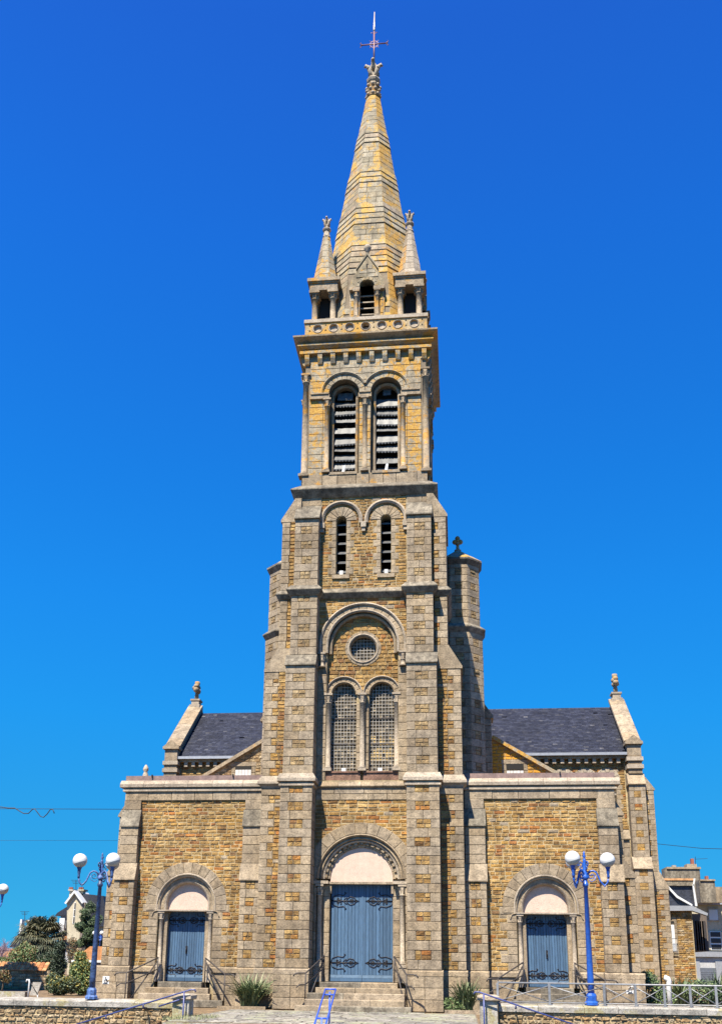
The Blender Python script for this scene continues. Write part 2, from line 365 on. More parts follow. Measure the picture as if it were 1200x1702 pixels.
def wall(fr, u0, u1, v0, v1, holes=(), ql=0, qr=0, fill='sand', H=0.26, sub=2, n=0.0, gm='granite', sm=None, lmin=.15, lmax=.36, breaks=()):
    brk = list(breaks)
    for h in holes: brk += [h.vs, h.vb]
    cs = rows(v0, v1, H, brk)
    for i, (va, vb) in enumerate(zip(cs, cs[1:])):
        a, b = u0, u1
        if ql:
            q = (0.26, 0.44)[i % 2] + U(-.02, .02); q = min(q, (u1-u0)*.6); rect(fr, a, a+q, va, vb, n=n, mat=gm); a += q
        if qr:
            q = (0.26, 0.44)[(i+(ql > 0)) % 2] + U(-.02, .02); q = min(q, (b-a)); rect(fr, b-q, b, va, vb, n=n, mat=gm); b -= q
        for h in holes:
            if h.vb-.01 <= va and vb <= h.vs+.01:
                w_ = h.jw[i % 2]
                for sg in (-1, 1):
                    e0, e1 = sorted((h.cu+sg*h.ri, h.cu+sg*(h.ri+w_)))
                    e0, e1 = max(e0, u0), min(e1, u1)
                    if e1-e0 > .06: rect(fr, e0, e1, va, vb, n=n, mat=gm)
        if b-a < .06: continue
        if fill == 'sand':
            hs_ = rows(va, vb, (vb-va)/sub)
            for k in range(len(hs_)-1):
                for p, q in carve(a, b, hs_[k], hs_[k+1], i, holes):
                    xs = split(p, q, lmin, lmax)
                    for x0, x1 in zip(xs, xs[1:]):
                        kw = dict(SAND)
                        if sm: kw['mat'] = sm
                        if U(0, 1) < .03: kw['mat'] = gm
                        rect(fr, x0, x1, hs_[k], hs_[k+1], n=n-.004, **kw)
        else:
            for p, q in carve(a, b, va, vb, i, holes):
                xs = split(p, q, .38, .8)
                for x0, x1 in zip(xs, xs[1:]): rect(fr, x0, x1, va, vb, n=n, mat=gm)
def pier(fr, u0, u1, v0, v1, H=0.28, n=0.0, gm='granite', cols=2, sm='sandstone', pw=0.44):
    cs = rows(v0, v1, H); W_ = u1-u0
    for i, (va, vb) in enumerate(zip(cs, cs[1:])):
        if i % 2 == 0 or W_ < .45:
            xs = [u0, u0+W_*random.choice((.32, .5, .64)), u1] if W_ > .6 and U(0, 1) < .7 else [u0, u1]
            for x0, x1 in zip(xs, xs[1:]): rect(fr, x0, x1, va, vb, n=n, mat=gm)
        else:
            w_ = W_*pw*U(.9, 1.08); c = u0+W_*U(.46, .52); a, b = c-w_/2, c+w_/2
            rect(fr, u0, a, va, vb, n=n, mat=gm); rect(fr, b, u1, va, vb, n=n, mat=gm)
            vm = (va+vb)/2
            for p, q in ((va, vm), (vm, vb)):
                if cols == 1 or w_ < .3: xs = [a, b]
                else: xs = [a, a+w_*U(.35, .65), b]
                for x0, x1 in zip(xs, xs[1:]): rect(fr, x0, x1, p, q, n=n-.004, **{**SAND, 'mat': sm, 'gap': .02})
def ashlar(fr, u0, u1, v0, v1, H=0.28, n=0.0, gm='granite', lo=.4, hi=.85, holes=(), kind='granite_block', breaks=()):
    brk = list(breaks)
    for h in holes: brk += [h.vs, h.vb]
    cs = rows(v0, v1, H, brk)
    for i, (va, vb) in enumerate(zip(cs, cs[1:])):
        for h in holes:
            if h.vb-.01 <= va and vb <= h.vs+.01 and h.jw[0] > 0:
                for sg in (-1, 1):
                    e0, e1 = sorted((h.cu+sg*h.ri, h.cu+sg*(h.ri+h.jw[i % 2])))
                    e0, e1 = max(e0, u0), min(e1, u1)
                    if e1-e0 > .05: rect(fr, e0, e1, va, vb, n=n, mat=gm)
        for p, q in carve(u0, u1, va, vb, i, holes):
            xs = split(p, q, lo, hi)
            for x0, x1 in zip(xs, xs[1:]): rect(fr, x0, x1, va, vb, n=n, mat=gm, kind=kind)
def ring(fr, cu, cv, ri, ro, k, n=0.01, d=.1, a0=0, a1=pi, mat='granite', clip=None):
    for i in range(k):
        t0 = a0+(a1-a0)*i/k; t1 = a0+(a1-a0)*(i+1)/k; tm = (t0+t1)/2
        P = [(ri, t0), (ro, t0), (ro/cos((t1-t0)/4)*.999, tm), (ro, t1), (ri, t1), (ri, tm)]
        poly = [(cu+r*cos(t), cv+r*sin(t)) for r, t in P]
        if clip: poly = [(min(max(x, clip[0]), clip[1]), y) for x, y in poly]
        if clip and max(p[0] for p in poly)-min(p[0] for p in poly) < .08: continue
        block(fr, poly, n=n, d=d, kind='voussoir', mat=mat, prot=.002, gap=.012)
def plate(mb, fr, u0, u1, v0, v1, ops, n0, n1, mat, seg=20):     # wall slab with real arched or round openings; n1 front
    outer = [(u0, v0), (u1, v0), (u1, v1), (u0, v1)]
    loops = [outer]
    for o in ops:
        if o[0] == 'arch':
            _, cu, r, vs, vb = o
            lp = [(cu-r, vb), (cu+r, vb)]+[(cu+r*cos(pi*i/seg), vs+r*sin(pi*i/seg)) for i in range(seg+1)]
        elif o[0] == 'round':
            _, cu, cv, r = o; lp = [(cu+r*cos(2*pi*i/28), cv+r*sin(2*pi*i/28)) for i in range(28)]
        else:
            _, a, b, c, d = o; lp = [(a, c), (b, c), (b, d), (a, d)]
        loops.append(lp)
    flat = [p for l in loops for p in l]
    tri = geometry.tessellate_polygon([[Vector((a, b, 0)) for a, b in l] for l in loops])
    k = len(flat)
    vs_ = [fr.P(a, b, n1) for a, b in flat]+[fr.P(a, b, n0) for a, b in flat]
    fs = []
    for t in tri:
        a, b, c = [Vector((*flat[i], 0)) for i in t]
        if (b-a).cross(c-a).z < 0: t = (t[0], t[2], t[1])
        fs.append(tuple(t)); fs.append((t[2]+k, t[1]+k, t[0]+k))
    base = 0
    for l in loops:
        L = len(l)
        for i in range(L): fs.append((base+i, base+(i+1) % L, base+(i+1) % L+k, base+i+k))
        base += L
    mb.add(vs_, fs, mat)
def flush_stones():
    for (owner, kind), L in STONES.items():
        L.sort(key=lambda s: -s[0])
        singles = [s for s in L[:300] if s[0] > 45]
        rest = L[len(singles):]
        for s in singles:
            mb = MB(); mb.add(s[1], s[2], s[3], 0.0); mb.build(kind, owner, center=True)
        if rest:
            mb = MB()
            for s in rest: mb.add(s[1], s[2], s[3], s[4])
            o = mb.build(kind+'_courses', owner, kind='stuff' )
def skin(x0, x1, y0, y1, z0, z1, style, faces='FLR', **kw):     # stones on the chosen faces of a box
    e = .036
    for f in faces:
        if f == 'F': fr, a, b = front(y0), x0, x1
        elif f == 'R': fr, a, b = right(x1), y0+e, y1
        elif f == 'L': fr, a, b = left(x0), -y1, -y0-e
        else: fr, a, b = back(y1), -x1+e, -x0-e
        if b-a < .1: continue
        if style == 'pier': (pier if f == 'F' else ashlar)(fr, a, b, z0, z1, **{k: v for k, v in kw.items() if k == 'gm' or f == 'F'})
        elif style == 'ashlar': ashlar(fr, a, b, z0, z1, **kw)
def core(mb, x0, x1, y0, y1, z0, z1, mat='mortar_dark', i=.025): mb.box(x0+i, x1-i, y0+i, y1, z0, z1, mat)
def mir(s, a, b): return (a, b) if s > 0 else (-b, -a)
def moulding(mb, prof, x0, x1, y0, y1, mat, faces='FLR'):
    """prof = [(proud, z)] bottom to top; closed solid of stacked slabs around a box footprint"""
    k = len(prof)
    vs = []; fs = []
    for p, z in prof:
        vs += [Vector((x0-p, y0-p, z)), Vector((x1+p, y0-p, z)), Vector((x1+p, y1, z)), Vector((x0-p, y1, z))]
    for i in range(k-1):
        for j in range(4): fs.append((i*4+j, i*4+(j+1) % 4, (i+1)*4+(j+1) % 4, (i+1)*4+j))
    fs += [(3, 2, 1, 0), tuple((k-1)*4+j for j in range(4))]
    mb.add(vs, fs, mat)
def wedge(mb, x0, x1, yf0, yf1, yb, z0, z1, mat, lip=.04):
    """weathering: sloped top running back and up from (yf0,z0) to (yf1,z1) with a drip lip"""
    pr = [(yf0, z0), (yf0, z0+lip), (yf1, z1), (yb, z1), (yb, z0)]
    vs = [Vector((x0, y, z)) for y, z in pr]+[Vector((x1, y, z)) for y, z in pr]
    fs = [(0, 1, 2, 3, 4), (9, 8, 7, 6, 5)]+[(i, i+5, (i+1) % 5+5, (i+1) % 5) for i in range(5)]
    mb.add(vs, fs, mat)
def column(parent, x, y, z0, z1, r, mat='granite_pale', cap=.28, base=.2, sq=1.7, n=14):
    mb = MB(); c = .0
    h = z1-z0
    mb.box(x-r*1.6, x+r*1.6, y-r*1.6, y+r*1.6, z0, z0+base*.45, mat)
    mb.lathe(x, y, [(r*1.45, z0+base*.45), (r*1.5, z0+base*.65), (r*1.1, z0+base*.8), (r*1.2, z0+base*.95), (r, z0+base),
                    (r, z1-cap), (r*1.25, z1-cap+.015), (r*1.25, z1-cap+.04), (r*1.02, z1-cap+.05), (r*1.15, z1-cap*.55), (r*1.5, z1-cap*.28), (r*1.35, z1-cap*.22)], mat, n)
    for k in range(8):           # leaf crockets on the capital
        a = 2*pi*k/8+pi/8; rr = r*1.5
        p = [(x+cos(a)*r*1.02, y+sin(a)*r*1.02, z1-cap*.8), (x+cos(a)*rr*.9, y+sin(a)*rr*.9, z1-cap*.5), (x+cos(a)*rr*1.12, y+sin(a)*rr*1.12, z1-cap*.32), (x+cos(a)*rr*1.05, y+sin(a)*rr*1.05, z1-cap*.42)]
        mb.tube(p, r*.2, mat, 5, rs=[r*.25, r*.25, r*.22, r*.12])
    mb.box(x-r*sq, x+r*sq, y-r*sq, y+r*sq, z1-cap*.2, z1, mat)
    return mb.build('column', parent, center=True)
# ================================================================== GROUND
def structure(o): o['kind'] = 'structure'; return o
g = MB()
g.add([Vector(p) for p in ((-900, -4.9, -.02), (900, -4.9, -.02), (900, 1500, -.02), (-900, 1500, -.02))], [(0, 1, 2, 3)], 'earth')
g.add([Vector(p) for p in ((-3.75, -7.6, -.02), (3.55, -7.6, -.02), (3.55, -4.9, -.02), (-3.75, -4.9, -.02))], [(0, 1, 2, 3)], 'earth')
g.add([Vector(p) for p in ((-3.75, -7.6, -1.3), (3.55, -7.6, -1.3), (3.55, -7.6, -.02), (-3.75, -7.6, -.02))], [(0, 1, 2, 3)], 'concrete')
ground = structure(g.build('ground'))
g = MB(); g.add([Vector(p) for p in ((-900, -400, -1.3), (900, -400, -1.3), (900, -4.5, -1.3), (-900, -4.5, -1.3))], [(0, 1, 2, 3)], 'asphalt')
structure(g.build('street'))
paving = MB(); paving.box(-3.7, 3.5, -7.58, -.95, -.06, -.004, 'mortar_dark'); paving = structure(paving.build('paved_terrace'))
OWNER[0] = paving
gfr = Fr((0, 0, 0), (1, 0, 0), (0, 0, 1), (0, 1, 0))
vs_ = rows(-7.55, -1.0, .36)
for i, (va, vb) in enumerate(zip(vs_, vs_[1:])):
    xs = split(-3.65, 3.48, .5, 1.15)
    for x0, x1 in zip(xs, xs[1:]): rect(gfr, x0, x1, va, vb, n=.012, gap=.035, d=.03, prot=.008, rough=.006, kind='paving_slab', mat='paving')
# ================================================================== CHURCH
church = thing('stone_church', 'tall granite and sandstone church with a spired bell tower and blue doors', 'church')
OWNER[0] = church
OFF = MB        # shorthand
# ---- tower walls: door and window stage (face y=.7), louvre stage, with real openings
YW = .7
tw = MB()
plate(tw, front(YW+.018), -2.45, 2.45, 0, 7.08, [('arch', 0, 1.43, 3.95, 0.05)], -.30, 0, 'mortar')
plate(tw, front(YW+.018), -2.45, 2.45, 7.08, 13.55, [('arch', 0, 1.20, 11.75, 7.10)], -.22, 0, 'mortar')
plate(tw, front(YW+.018), -2.45, 2.45, 13.55, 17.4, [('arch', -.78, .18, 16.32, 14.3), ('arch', .78, .18, 16.32, 14.3)], -.45, 0, 'mortar')
tw.box(-2.40, -2.2, 1.0, 5.2, 0, 17.4, 'mortar_dark'); tw.box(2.2, 2.40, 1.0, 5.2, 0, 17.4, 'mortar_dark'); tw.box(-2.4, 2.4, 5.1, 5.3, 0, 17.4, 'mortar_dark')
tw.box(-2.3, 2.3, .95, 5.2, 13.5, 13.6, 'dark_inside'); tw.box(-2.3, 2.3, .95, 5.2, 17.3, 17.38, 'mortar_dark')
plate(tw, front(1.03), -1.9, 1.9, 0, 7.3, [('arch', 0, 1.20, 3.95, 0.05)], -.25, 0, 'granite')       # inner orders behind the portal
plate(tw, front(.95), -1.6, 1.6, 7.1, 13.4, [('arch', -.64, .43, 10.05, 7.42), ('arch', .64, .43, 10.05, 7.42), ('round', 0, 11.66, .47)], -.35, 0, 'mortar')
tw.build('tower_wall', church)
F7 = front(YW)
B = 1.49
portal = Hole(0, 1.43, 1.74, 3.95, .0, jw=(.1, .1))
wall(F7, -B, B, 3.95, 6.45, [portal], lmin=.22, lmax=.5)
for s in (-1, 1): ashlar(F7, *mir(s, 1.40, 1.49), 1.2, 3.95)
ring(F7, 0, 3.95, 1.42, 1.78, 13, n=.015, clip=(-B, B))
for z0, z1 in ((6.45, 6.65), (6.65, 6.84)): ashlar(F7, -B, B, z0, z1, H=.2, n=.02, lo=.6, hi=1.0)
t = MB()       # cornice and sloping sill between the buttresses
t.prism(right(0), [], 0, 0, 'granite') if False else None
for x0, x1 in zip(*[iter([-B, -.75, -.75, 0, 0, .72, .72, B])]*2):
    pr = [(YW-.02, 6.84), (YW-.06, 6.88), (YW-.09, 6.89), (YW-.09, 6.92), (YW-.06, 6.93), (YW+.04, 7.09), (YW+.3, 7.09), (YW+.3, 6.84)]
    vs = [Vector((x0+.006, y, z)) for y, z in pr]+[Vector((x1-.006, y, z)) for y, z in pr]
    t.add(vs, [tuple(range(8)), tuple(range(15, 7, -1))]+[(i, i+8, (i+1) % 8+8, (i+1) % 8) for i in range(8)], 'granite')
fixn(t.build('cornice', church))
for s in (-1, 1):
    t = MB(); t.box(*mir(s, .05, 1.25), .78, .98, 7.095, 7.36, 'red_sill'); t.box(*mir(s, .03, 1.25), .74, .98, 7.36, 7.41, 'red_sill'); t.build('sill', church)
# stage with blind arch, rose and twin windows: outer face
big = Hole(0, 1.20, 1.47, 11.75, 7.4, jw=(.0, .0))
wall(F7, -B, B, 11.75, 13.42, [big], lmin=.22, lmax=.45)
for s in (-1, 1): ashlar(F7, *mir(s, 1.2, B), 7.1, 11.2, lo=.2, hi=.4); ashlar(F7, *mir(s, 1.2, B), 11.42, 11.75, H=.33)
ring(F7, 0, 11.75, 1.20, 1.46, 15, n=.01, clip=(-B, B))
ashlar(F7, -B, B, 13.42, 13.62, H=.2, n=.02)
t = MB(); t.arc(F7, 0, 11.75, [(1.40, .0), (1.49, .0), (1.49, .05), (1.44, .085), (1.40, .05)], 'granite_pale', leg=.3)
t.arc(F7, 0, 11.75, [(1.16, -.06), (1.24, -.06), (1.24, .05), (1.20, .07), (1.16, .04)], 'granite_pale', leg=.3)
t.arc(F7, 0, 11.75, [(1.04, -.24), (1.14, -.24), (1.14, -.10), (1.09, -.07), (1.04, -.10)], 'granite', leg=.3); fixn(t.build('archivolt', church))
IN = front(.92)
wall(IN, -1.2, 1.2, 10.05, 13.1, [Hole(-.64, .43, .64, 10.05, 7.5, jw=(.19, .19)), Hole(.64, .43, .64, 10.05, 7.5, jw=(.19, .19)), ], lmin=.17, lmax=.36, sub=2) if False else None
class Multi:
    def __init__(s, f): s.f = f; s.vs = 99; s.vb = -9; s.jw = (0, 0); s.ri = 0; s.cu = 0
    def half(s, va, vb, i): return s.f(va, vb)
rose_h = Multi(lambda va, vb: sqrt(max(0, .60**2-((va+vb)/2-11.66)**2)) or None)
# wall inside the blind arch: courses trimmed to the arch and round the rose
zr = rows(10.05, 13.0, .14)
for va, vb in zip(zr, zr[1:]):
    tt = vb-11.75
    lim = 1.18 if tt < 0 else (sqrt(1.18**2-tt*tt) if tt < 1.17 else 0)
    if lim < .1: continue
    iv = [(-lim, lim)]
    d = (va+vb)/2-11.66
    if abs(d) < .58:
        q = sqrt(.58**2-d*d); iv = [(-lim, -q), (q, lim)]
    if vb-10.05 < .62:
        q = sqrt(max(0, .64**2-(vb-10.05)**2)); ni = []
        for c0 in (-.64, .64):
            o = []
            for p, r_ in iv:
                if c0-q > p: o.append((p, min(r_, c0-q)))
                if c0+q < r_: o.append((max(p, c0+q), r_))
            iv = o
        iv = [(p, r_) for p, r_ in iv if r_-p > .05]
    for p, r_ in iv:
        xs = split(p, r_, .17, .38)
        for x0, x1 in zip(xs, xs[1:]): rect(IN, x0, x1, va, vb, **SAND)
ring(IN, 0, 11.66, .46, .62, 16, n=.015, a0=0, a1=2*pi)
for s in (-1, 1):
    c0 = .64*s
    ring(IN, c0, 10.05, .42, .62, 9, n=.012)
    ashlar(IN, *mir(s, 1.06, 1.2), 7.42, 10.05, lo=.1, hi=.2)
    ashlar(IN, *mir(s, .0, .21), 7.5, 9.75, lo=.1, hi=.3) if s > 0 else ashlar(IN, -.21, 0, 7.5, 9.75, lo=.1, hi=.3)
t = MB()
for c0 in (-.64, .64):
    t.arc(IN, c0, 10.05, [(.585, -.02), (.635, -.02), (.635, .05), (.61, .075), (.585, .05)], 'granite_pale')
    t.arc(IN, c0, 10.05, [(.40, -.12), (.46, -.12), (.46, .03), (.43, .05), (.40, .02)], 'granite', leg=.0)
t.arc(IN, 0, 11.66, [(.47, -.02), (.53, -.02), (.53, .03), (.50, .05), (.47, .03)], 'granite_pale', 0, 2*pi, 36)
t.arc(IN, 0, 11.66, [(.43, -.14), (.47, -.14), (.47, -.02), (.45, .0), (.43, -.03)], 'granite', 0, 2*pi, 36)
fixn(t.build('archivolt', church))
for x in (-1.14, 0, 1.14): column(church, x, .82, 7.42, 10.05, .085, cap=.34)
for s in (-1, 1):
    column(church, s*1.36, .66, 10.95, 11.45, .07, cap=.30, base=.05)
# ---- leaded windows
def grid_window(name, x0, x1, z0, zs, y, nx, nz, rnd=False):
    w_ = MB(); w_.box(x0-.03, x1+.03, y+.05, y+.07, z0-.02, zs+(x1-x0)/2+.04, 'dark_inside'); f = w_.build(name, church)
    cu = (x0+x1)/2; r = (x1-x0)/2; zt = zs+r
    bars = MB(); gl = MB(); dx = (x1-x0)/nx; dz = (zt-z0)/nz
    for i in range(nx):
        for j in range(nz):
            a, b = x0+i*dx, x0+(i+1)*dx; c, d = z0+j*dz, z0+(j+1)*dz
            mx = max(abs(a-cu), abs(b-cu)); 
            if rnd:
                if math.hypot(max(0, min(abs(a-cu), abs(b-cu))), max(0, min(abs(c-zs), abs(d-zs)))) > r: continue
            elif d > zs and math.hypot(min(abs(a-cu), abs(b-cu)), max(0, c-zs)) > r: continue
            yy = y+.03+U(-.004, .004); k = U(-.004, .004)
            gm_ = 'glass_dark'
            if not rnd and random.random() < .35*(1-(c-z0)/(zt-z0))+.03: gm_ = 'glass_brown'
            if not rnd and cu > 0 and .3 < c-z0 < 1.1 and random.random() < .6: gm_ = 'amber_glass'
            gl.add([Vector((a, yy+k, c)), Vector((b, yy-k, c)), Vector((b, yy+U(-.004, .004), d)), Vector((a, yy+U(-.004, .004), d))], [(0, 1, 2, 3)], gm_)
    gl.build('pane', f, kind='stuff')
    for i in range(0, nx+1):
        x = x0+i*dx; q = sqrt(max(0, r*r-(x-cu)**2)); zb = (zs-q) if rnd else z0
        if zs+q-zb > .05: bars.box(x-.0052, x+.0052, y, y+.016, zb, zs+q, 'came')
    for j in range(0, nz+1):
        z = z0+j*dz; q = r if (z < zs and not rnd) else sqrt(max(0, r*r-(z-zs)**2))
        if q > .03: bars.box(cu-q, cu+q, y-.002, y+.014, z-.0052, z+.0052, 'came')
    bars.build('glazing_bar', f, kind='stuff')
    if not rnd:
        for z in (z0+.28*(zs-z0)+.2, z0+.62*(zs-z0)+.2):
            s_ = MB(); s_.box(x0, x1, y-.02, y, z-.018, z+.018, 'dark_rail'); s_.build('saddle_bar', f)
    return f
for c0 in (-.64, .64): grid_window('window', c0-.42, c0+.42, 7.46, 10.05, 1.10, 8, 25)
z_ = .47; grid_window('rose_window', -z_, z_, 11.66-z_, 11.66, 1.12, 8, 8, True)
for x in (-.62, .58):
    t = MB(); t.box(x-.07, x+.07, .98, 1.05, 7.42, 7.56, 'white_paint'); t.build('floodlight', church)
# ---- louvre stage
top_h = [Hole(s*.78, .18, .52, 16.32, 14.3, jw=(.14, .26)) for s in (-1, 1)]
wall(F7, -B, B, 13.75, 17.28, top_h, lmin=.17, lmax=.4, breaks=(14.16,))
for s in (-1, 1):
    ring(F7, s*.78, 16.32, .18, .54, 9, n=.012)
    t = MB(); t.arc(F7, s*.78, 16.32, [(.62, -.01), (.74, -.01), (.75, .07), (.68, .11), (.62, .06)], 'granite_pale', leg=.12); fixn(t.build('hood_mould', church))
    t = MB(); t.box(s*.78-.3, s*.78+.3, YW-.05, YW+.02, 14.14, 14.28, 'granite'); t.build('sill', church)
    for k in range(6):
        z = 14.42+k*.36; t = MB()
        t.add([Vector((s*.78+a, y, zz)) for y, zz in ((.90, z), (1.12, z+.16), (1.12, z+.20), (.90, z+.04)) for a in (-.18, .18)],
              [(0, 1, 3, 2), (4, 5, 7, 6), (6, 7, 1, 0), (2, 3, 5, 4), (0, 2, 4, 6), (1, 7, 5, 3)], 'lead'); fixn(t.build('louvre_slat', church))
    t = MB(); t.box(s*.78-.06, s*.78+.06, .84, .9, 14.33, 14.5, 'white_paint'); t.build('floodlight', church)
for x in (-1.45, 0, 1.45):
    t = MB(); t.box(x-.09, x+.09, .58, .72, 16.02, 16.22, 'granite_pale'); t.box(x-.06, x+.06, .62, .72, 15.88, 16.02, 'granite_pale'); t.build('corbel', church)
# ---- front buttresses in four stages
for s in (-1, 1):
    def st(a, b): return mir(s, a, b)
    bt = MB()
    core(bt, *st(1.47, 2.57), -.1, .8, 0, 1.2); core(bt, *st(1.49, 2.53), -.06, .8, 1.2, 6.85)
    core(bt, *st(1.50, 2.49), .02, .8, 7.2, 10.9); core(bt, *st(1.50, 2.40), .20, .8, 11.2, 13.45); core(bt, *st(1.52, 2.36), .32, .8, 13.7, 16.35)
    bt.build('buttress', church)
    ashlar(front(-.1), *st(1.47, 2.57), 0, 1.02, H=.36, lo=.5, hi=.9)
    skin(*st(1.47, 2.57), -.1, .7, 0, 1.02, 'ashlar', 'RL', H=.36)
    t = MB(); wedge(t, *st(1.465, 2.575), -.106, -.05, .75, 1.02, 1.2, 'granite', .13); fixn(t.build('plinth_cap', church))
    skin(*st(1.49, 2.53), -.06, .7, 1.2, 6.85, 'pier')
    t = MB(); moulding(t, [(.0, 6.79), (.05, 6.80), (.05, 6.87), (.0, 6.88), (.0, 6.93), (.10, 6.94), (.10, 7.04), (.02, 7.20)], *st(1.49, 2.53), -.06, .72, 'granite_pale'); fixn(t.build('cornice', church))
    skin(*st(1.50, 2.49), .02, .7, 7.2, 10.84, 'pier', sm='sandstone_dull')
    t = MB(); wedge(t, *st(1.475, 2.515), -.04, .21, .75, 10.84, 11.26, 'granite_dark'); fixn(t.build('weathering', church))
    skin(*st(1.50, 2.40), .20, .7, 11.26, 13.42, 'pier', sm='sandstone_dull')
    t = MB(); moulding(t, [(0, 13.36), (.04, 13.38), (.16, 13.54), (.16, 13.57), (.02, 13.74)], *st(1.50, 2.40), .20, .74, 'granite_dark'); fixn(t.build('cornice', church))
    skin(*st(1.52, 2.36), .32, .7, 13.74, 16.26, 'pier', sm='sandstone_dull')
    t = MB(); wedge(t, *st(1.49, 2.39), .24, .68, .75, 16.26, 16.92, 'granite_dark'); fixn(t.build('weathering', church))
    ashlar(front(.70), *st(1.50, 2.36), 16.92, 17.3, H=.36, n=.012)
    # lateral buttresses beside the tower
    lb = MB(); L0, L1 = 2.40, 3.27
    core(lb, *st(L0, L1+.03), .56, 3.2, 0, 1.2); core(lb, *st(L0, L1), .6, 3.2, 1.2, 10.8); core(lb, *st(L0, 2.86), .62, 3.2, 10.8, 16.4)
    lb.build('buttress', church)
    ashlar(front(.56), *st(2.53, L1+.03), 0, 1.02, H=.36); t = MB(); wedge(t, *st(2.52, L1+.035), .55, .61, 1, 1.02, 1.2, 'granite', .13); fixn(t.build('plinth_cap', church))
    wall(front(.6), *st(2.53, L1), 1.2, 6.6, ql=(s < 0), qr=(s > 0), lmin=.15, lmax=.34)
    ashlar(front(.6), *st(2.53, L1), 6.6, 6.87, H=.27, n=.01)
    t = MB(); moulding(t, [(0, 6.84), (.03, 6.9), (.12, 6.97), (.12, 7.04), (.02, 7.24)], *st(L0, L1), .6, 1.4, 'granite_pale'); fixn(t.build('cornice', church))
    wall(front(.6), *st(2.49, L1), 7.24, 10.8, ql=(s < 0), qr=(s > 0), lmin=.15, lmax=.34)
    for f, a, b in ((right, .66, 3.2), (left, -3.2, -.66)):
        if (f is right) == (s > 0):
            x = L1*s; ashlar(f(x), a, b, 1.2, 10.8, lo=.5, hi=.9)
            ashlar(f(2.86*s), a, b, 11.5, 16.4, lo=.5, hi=.9)
    # sloping shoulder from the wide to the narrow stage (slope runs towards the tower)
    t = MB(); P = [(s*2.40, 10.8), (s*(L1+.05), 10.8), (s*(L1+.05), 10.88), (s*2.88, 11.62), (s*2.40, 11.62)]
    t.prism(front(.58), P if s > 0 else P[::-1], -2.6, 0, 'granite'); fixn(t.build('weathering', church))
    wall(front(.6), *st(2.41, 2.86), 11.62, 13.45, ql=(s < 0), qr=(s > 0), lmin=.15, lmax=.3)
    t = MB(); moulding(t, [(0, 13.37), (.04, 13.39), (.14, 13.54), (.14, 13.57), (.01, 13.72)], *st(2.36, 2.86), .61, 3.3, 'granite_dark'); fixn(t.build('cornice', church))
    wall(front(.6), *st(2.37, 2.86), 13.72, 16.35, ql=(s < 0), qr=(s > 0), lmin=.15, lmax=.3)
    t = MB(); P = [(s*2.2, 16.3), (s*2.91, 16.3), (s*2.91, 16.38), (s*2.42, 17.2), (s*2.2, 17.2)]
    t.prism(front(.59), P if s > 0 else P[::-1], -2.6, 0, 'granite'); fixn(t.build('weathering', church))
# string courses across the tower
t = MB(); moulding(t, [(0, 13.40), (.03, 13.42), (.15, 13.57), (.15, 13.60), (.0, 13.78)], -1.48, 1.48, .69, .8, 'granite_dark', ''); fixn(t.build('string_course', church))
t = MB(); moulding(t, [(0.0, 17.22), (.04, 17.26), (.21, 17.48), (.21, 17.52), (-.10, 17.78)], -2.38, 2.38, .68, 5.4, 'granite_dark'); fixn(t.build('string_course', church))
ashlar(right(2.40), .75, 5.2, 16.4, 17.28); ashlar(left(-2.40), -5.2, -.75, 16.4, 17.28)
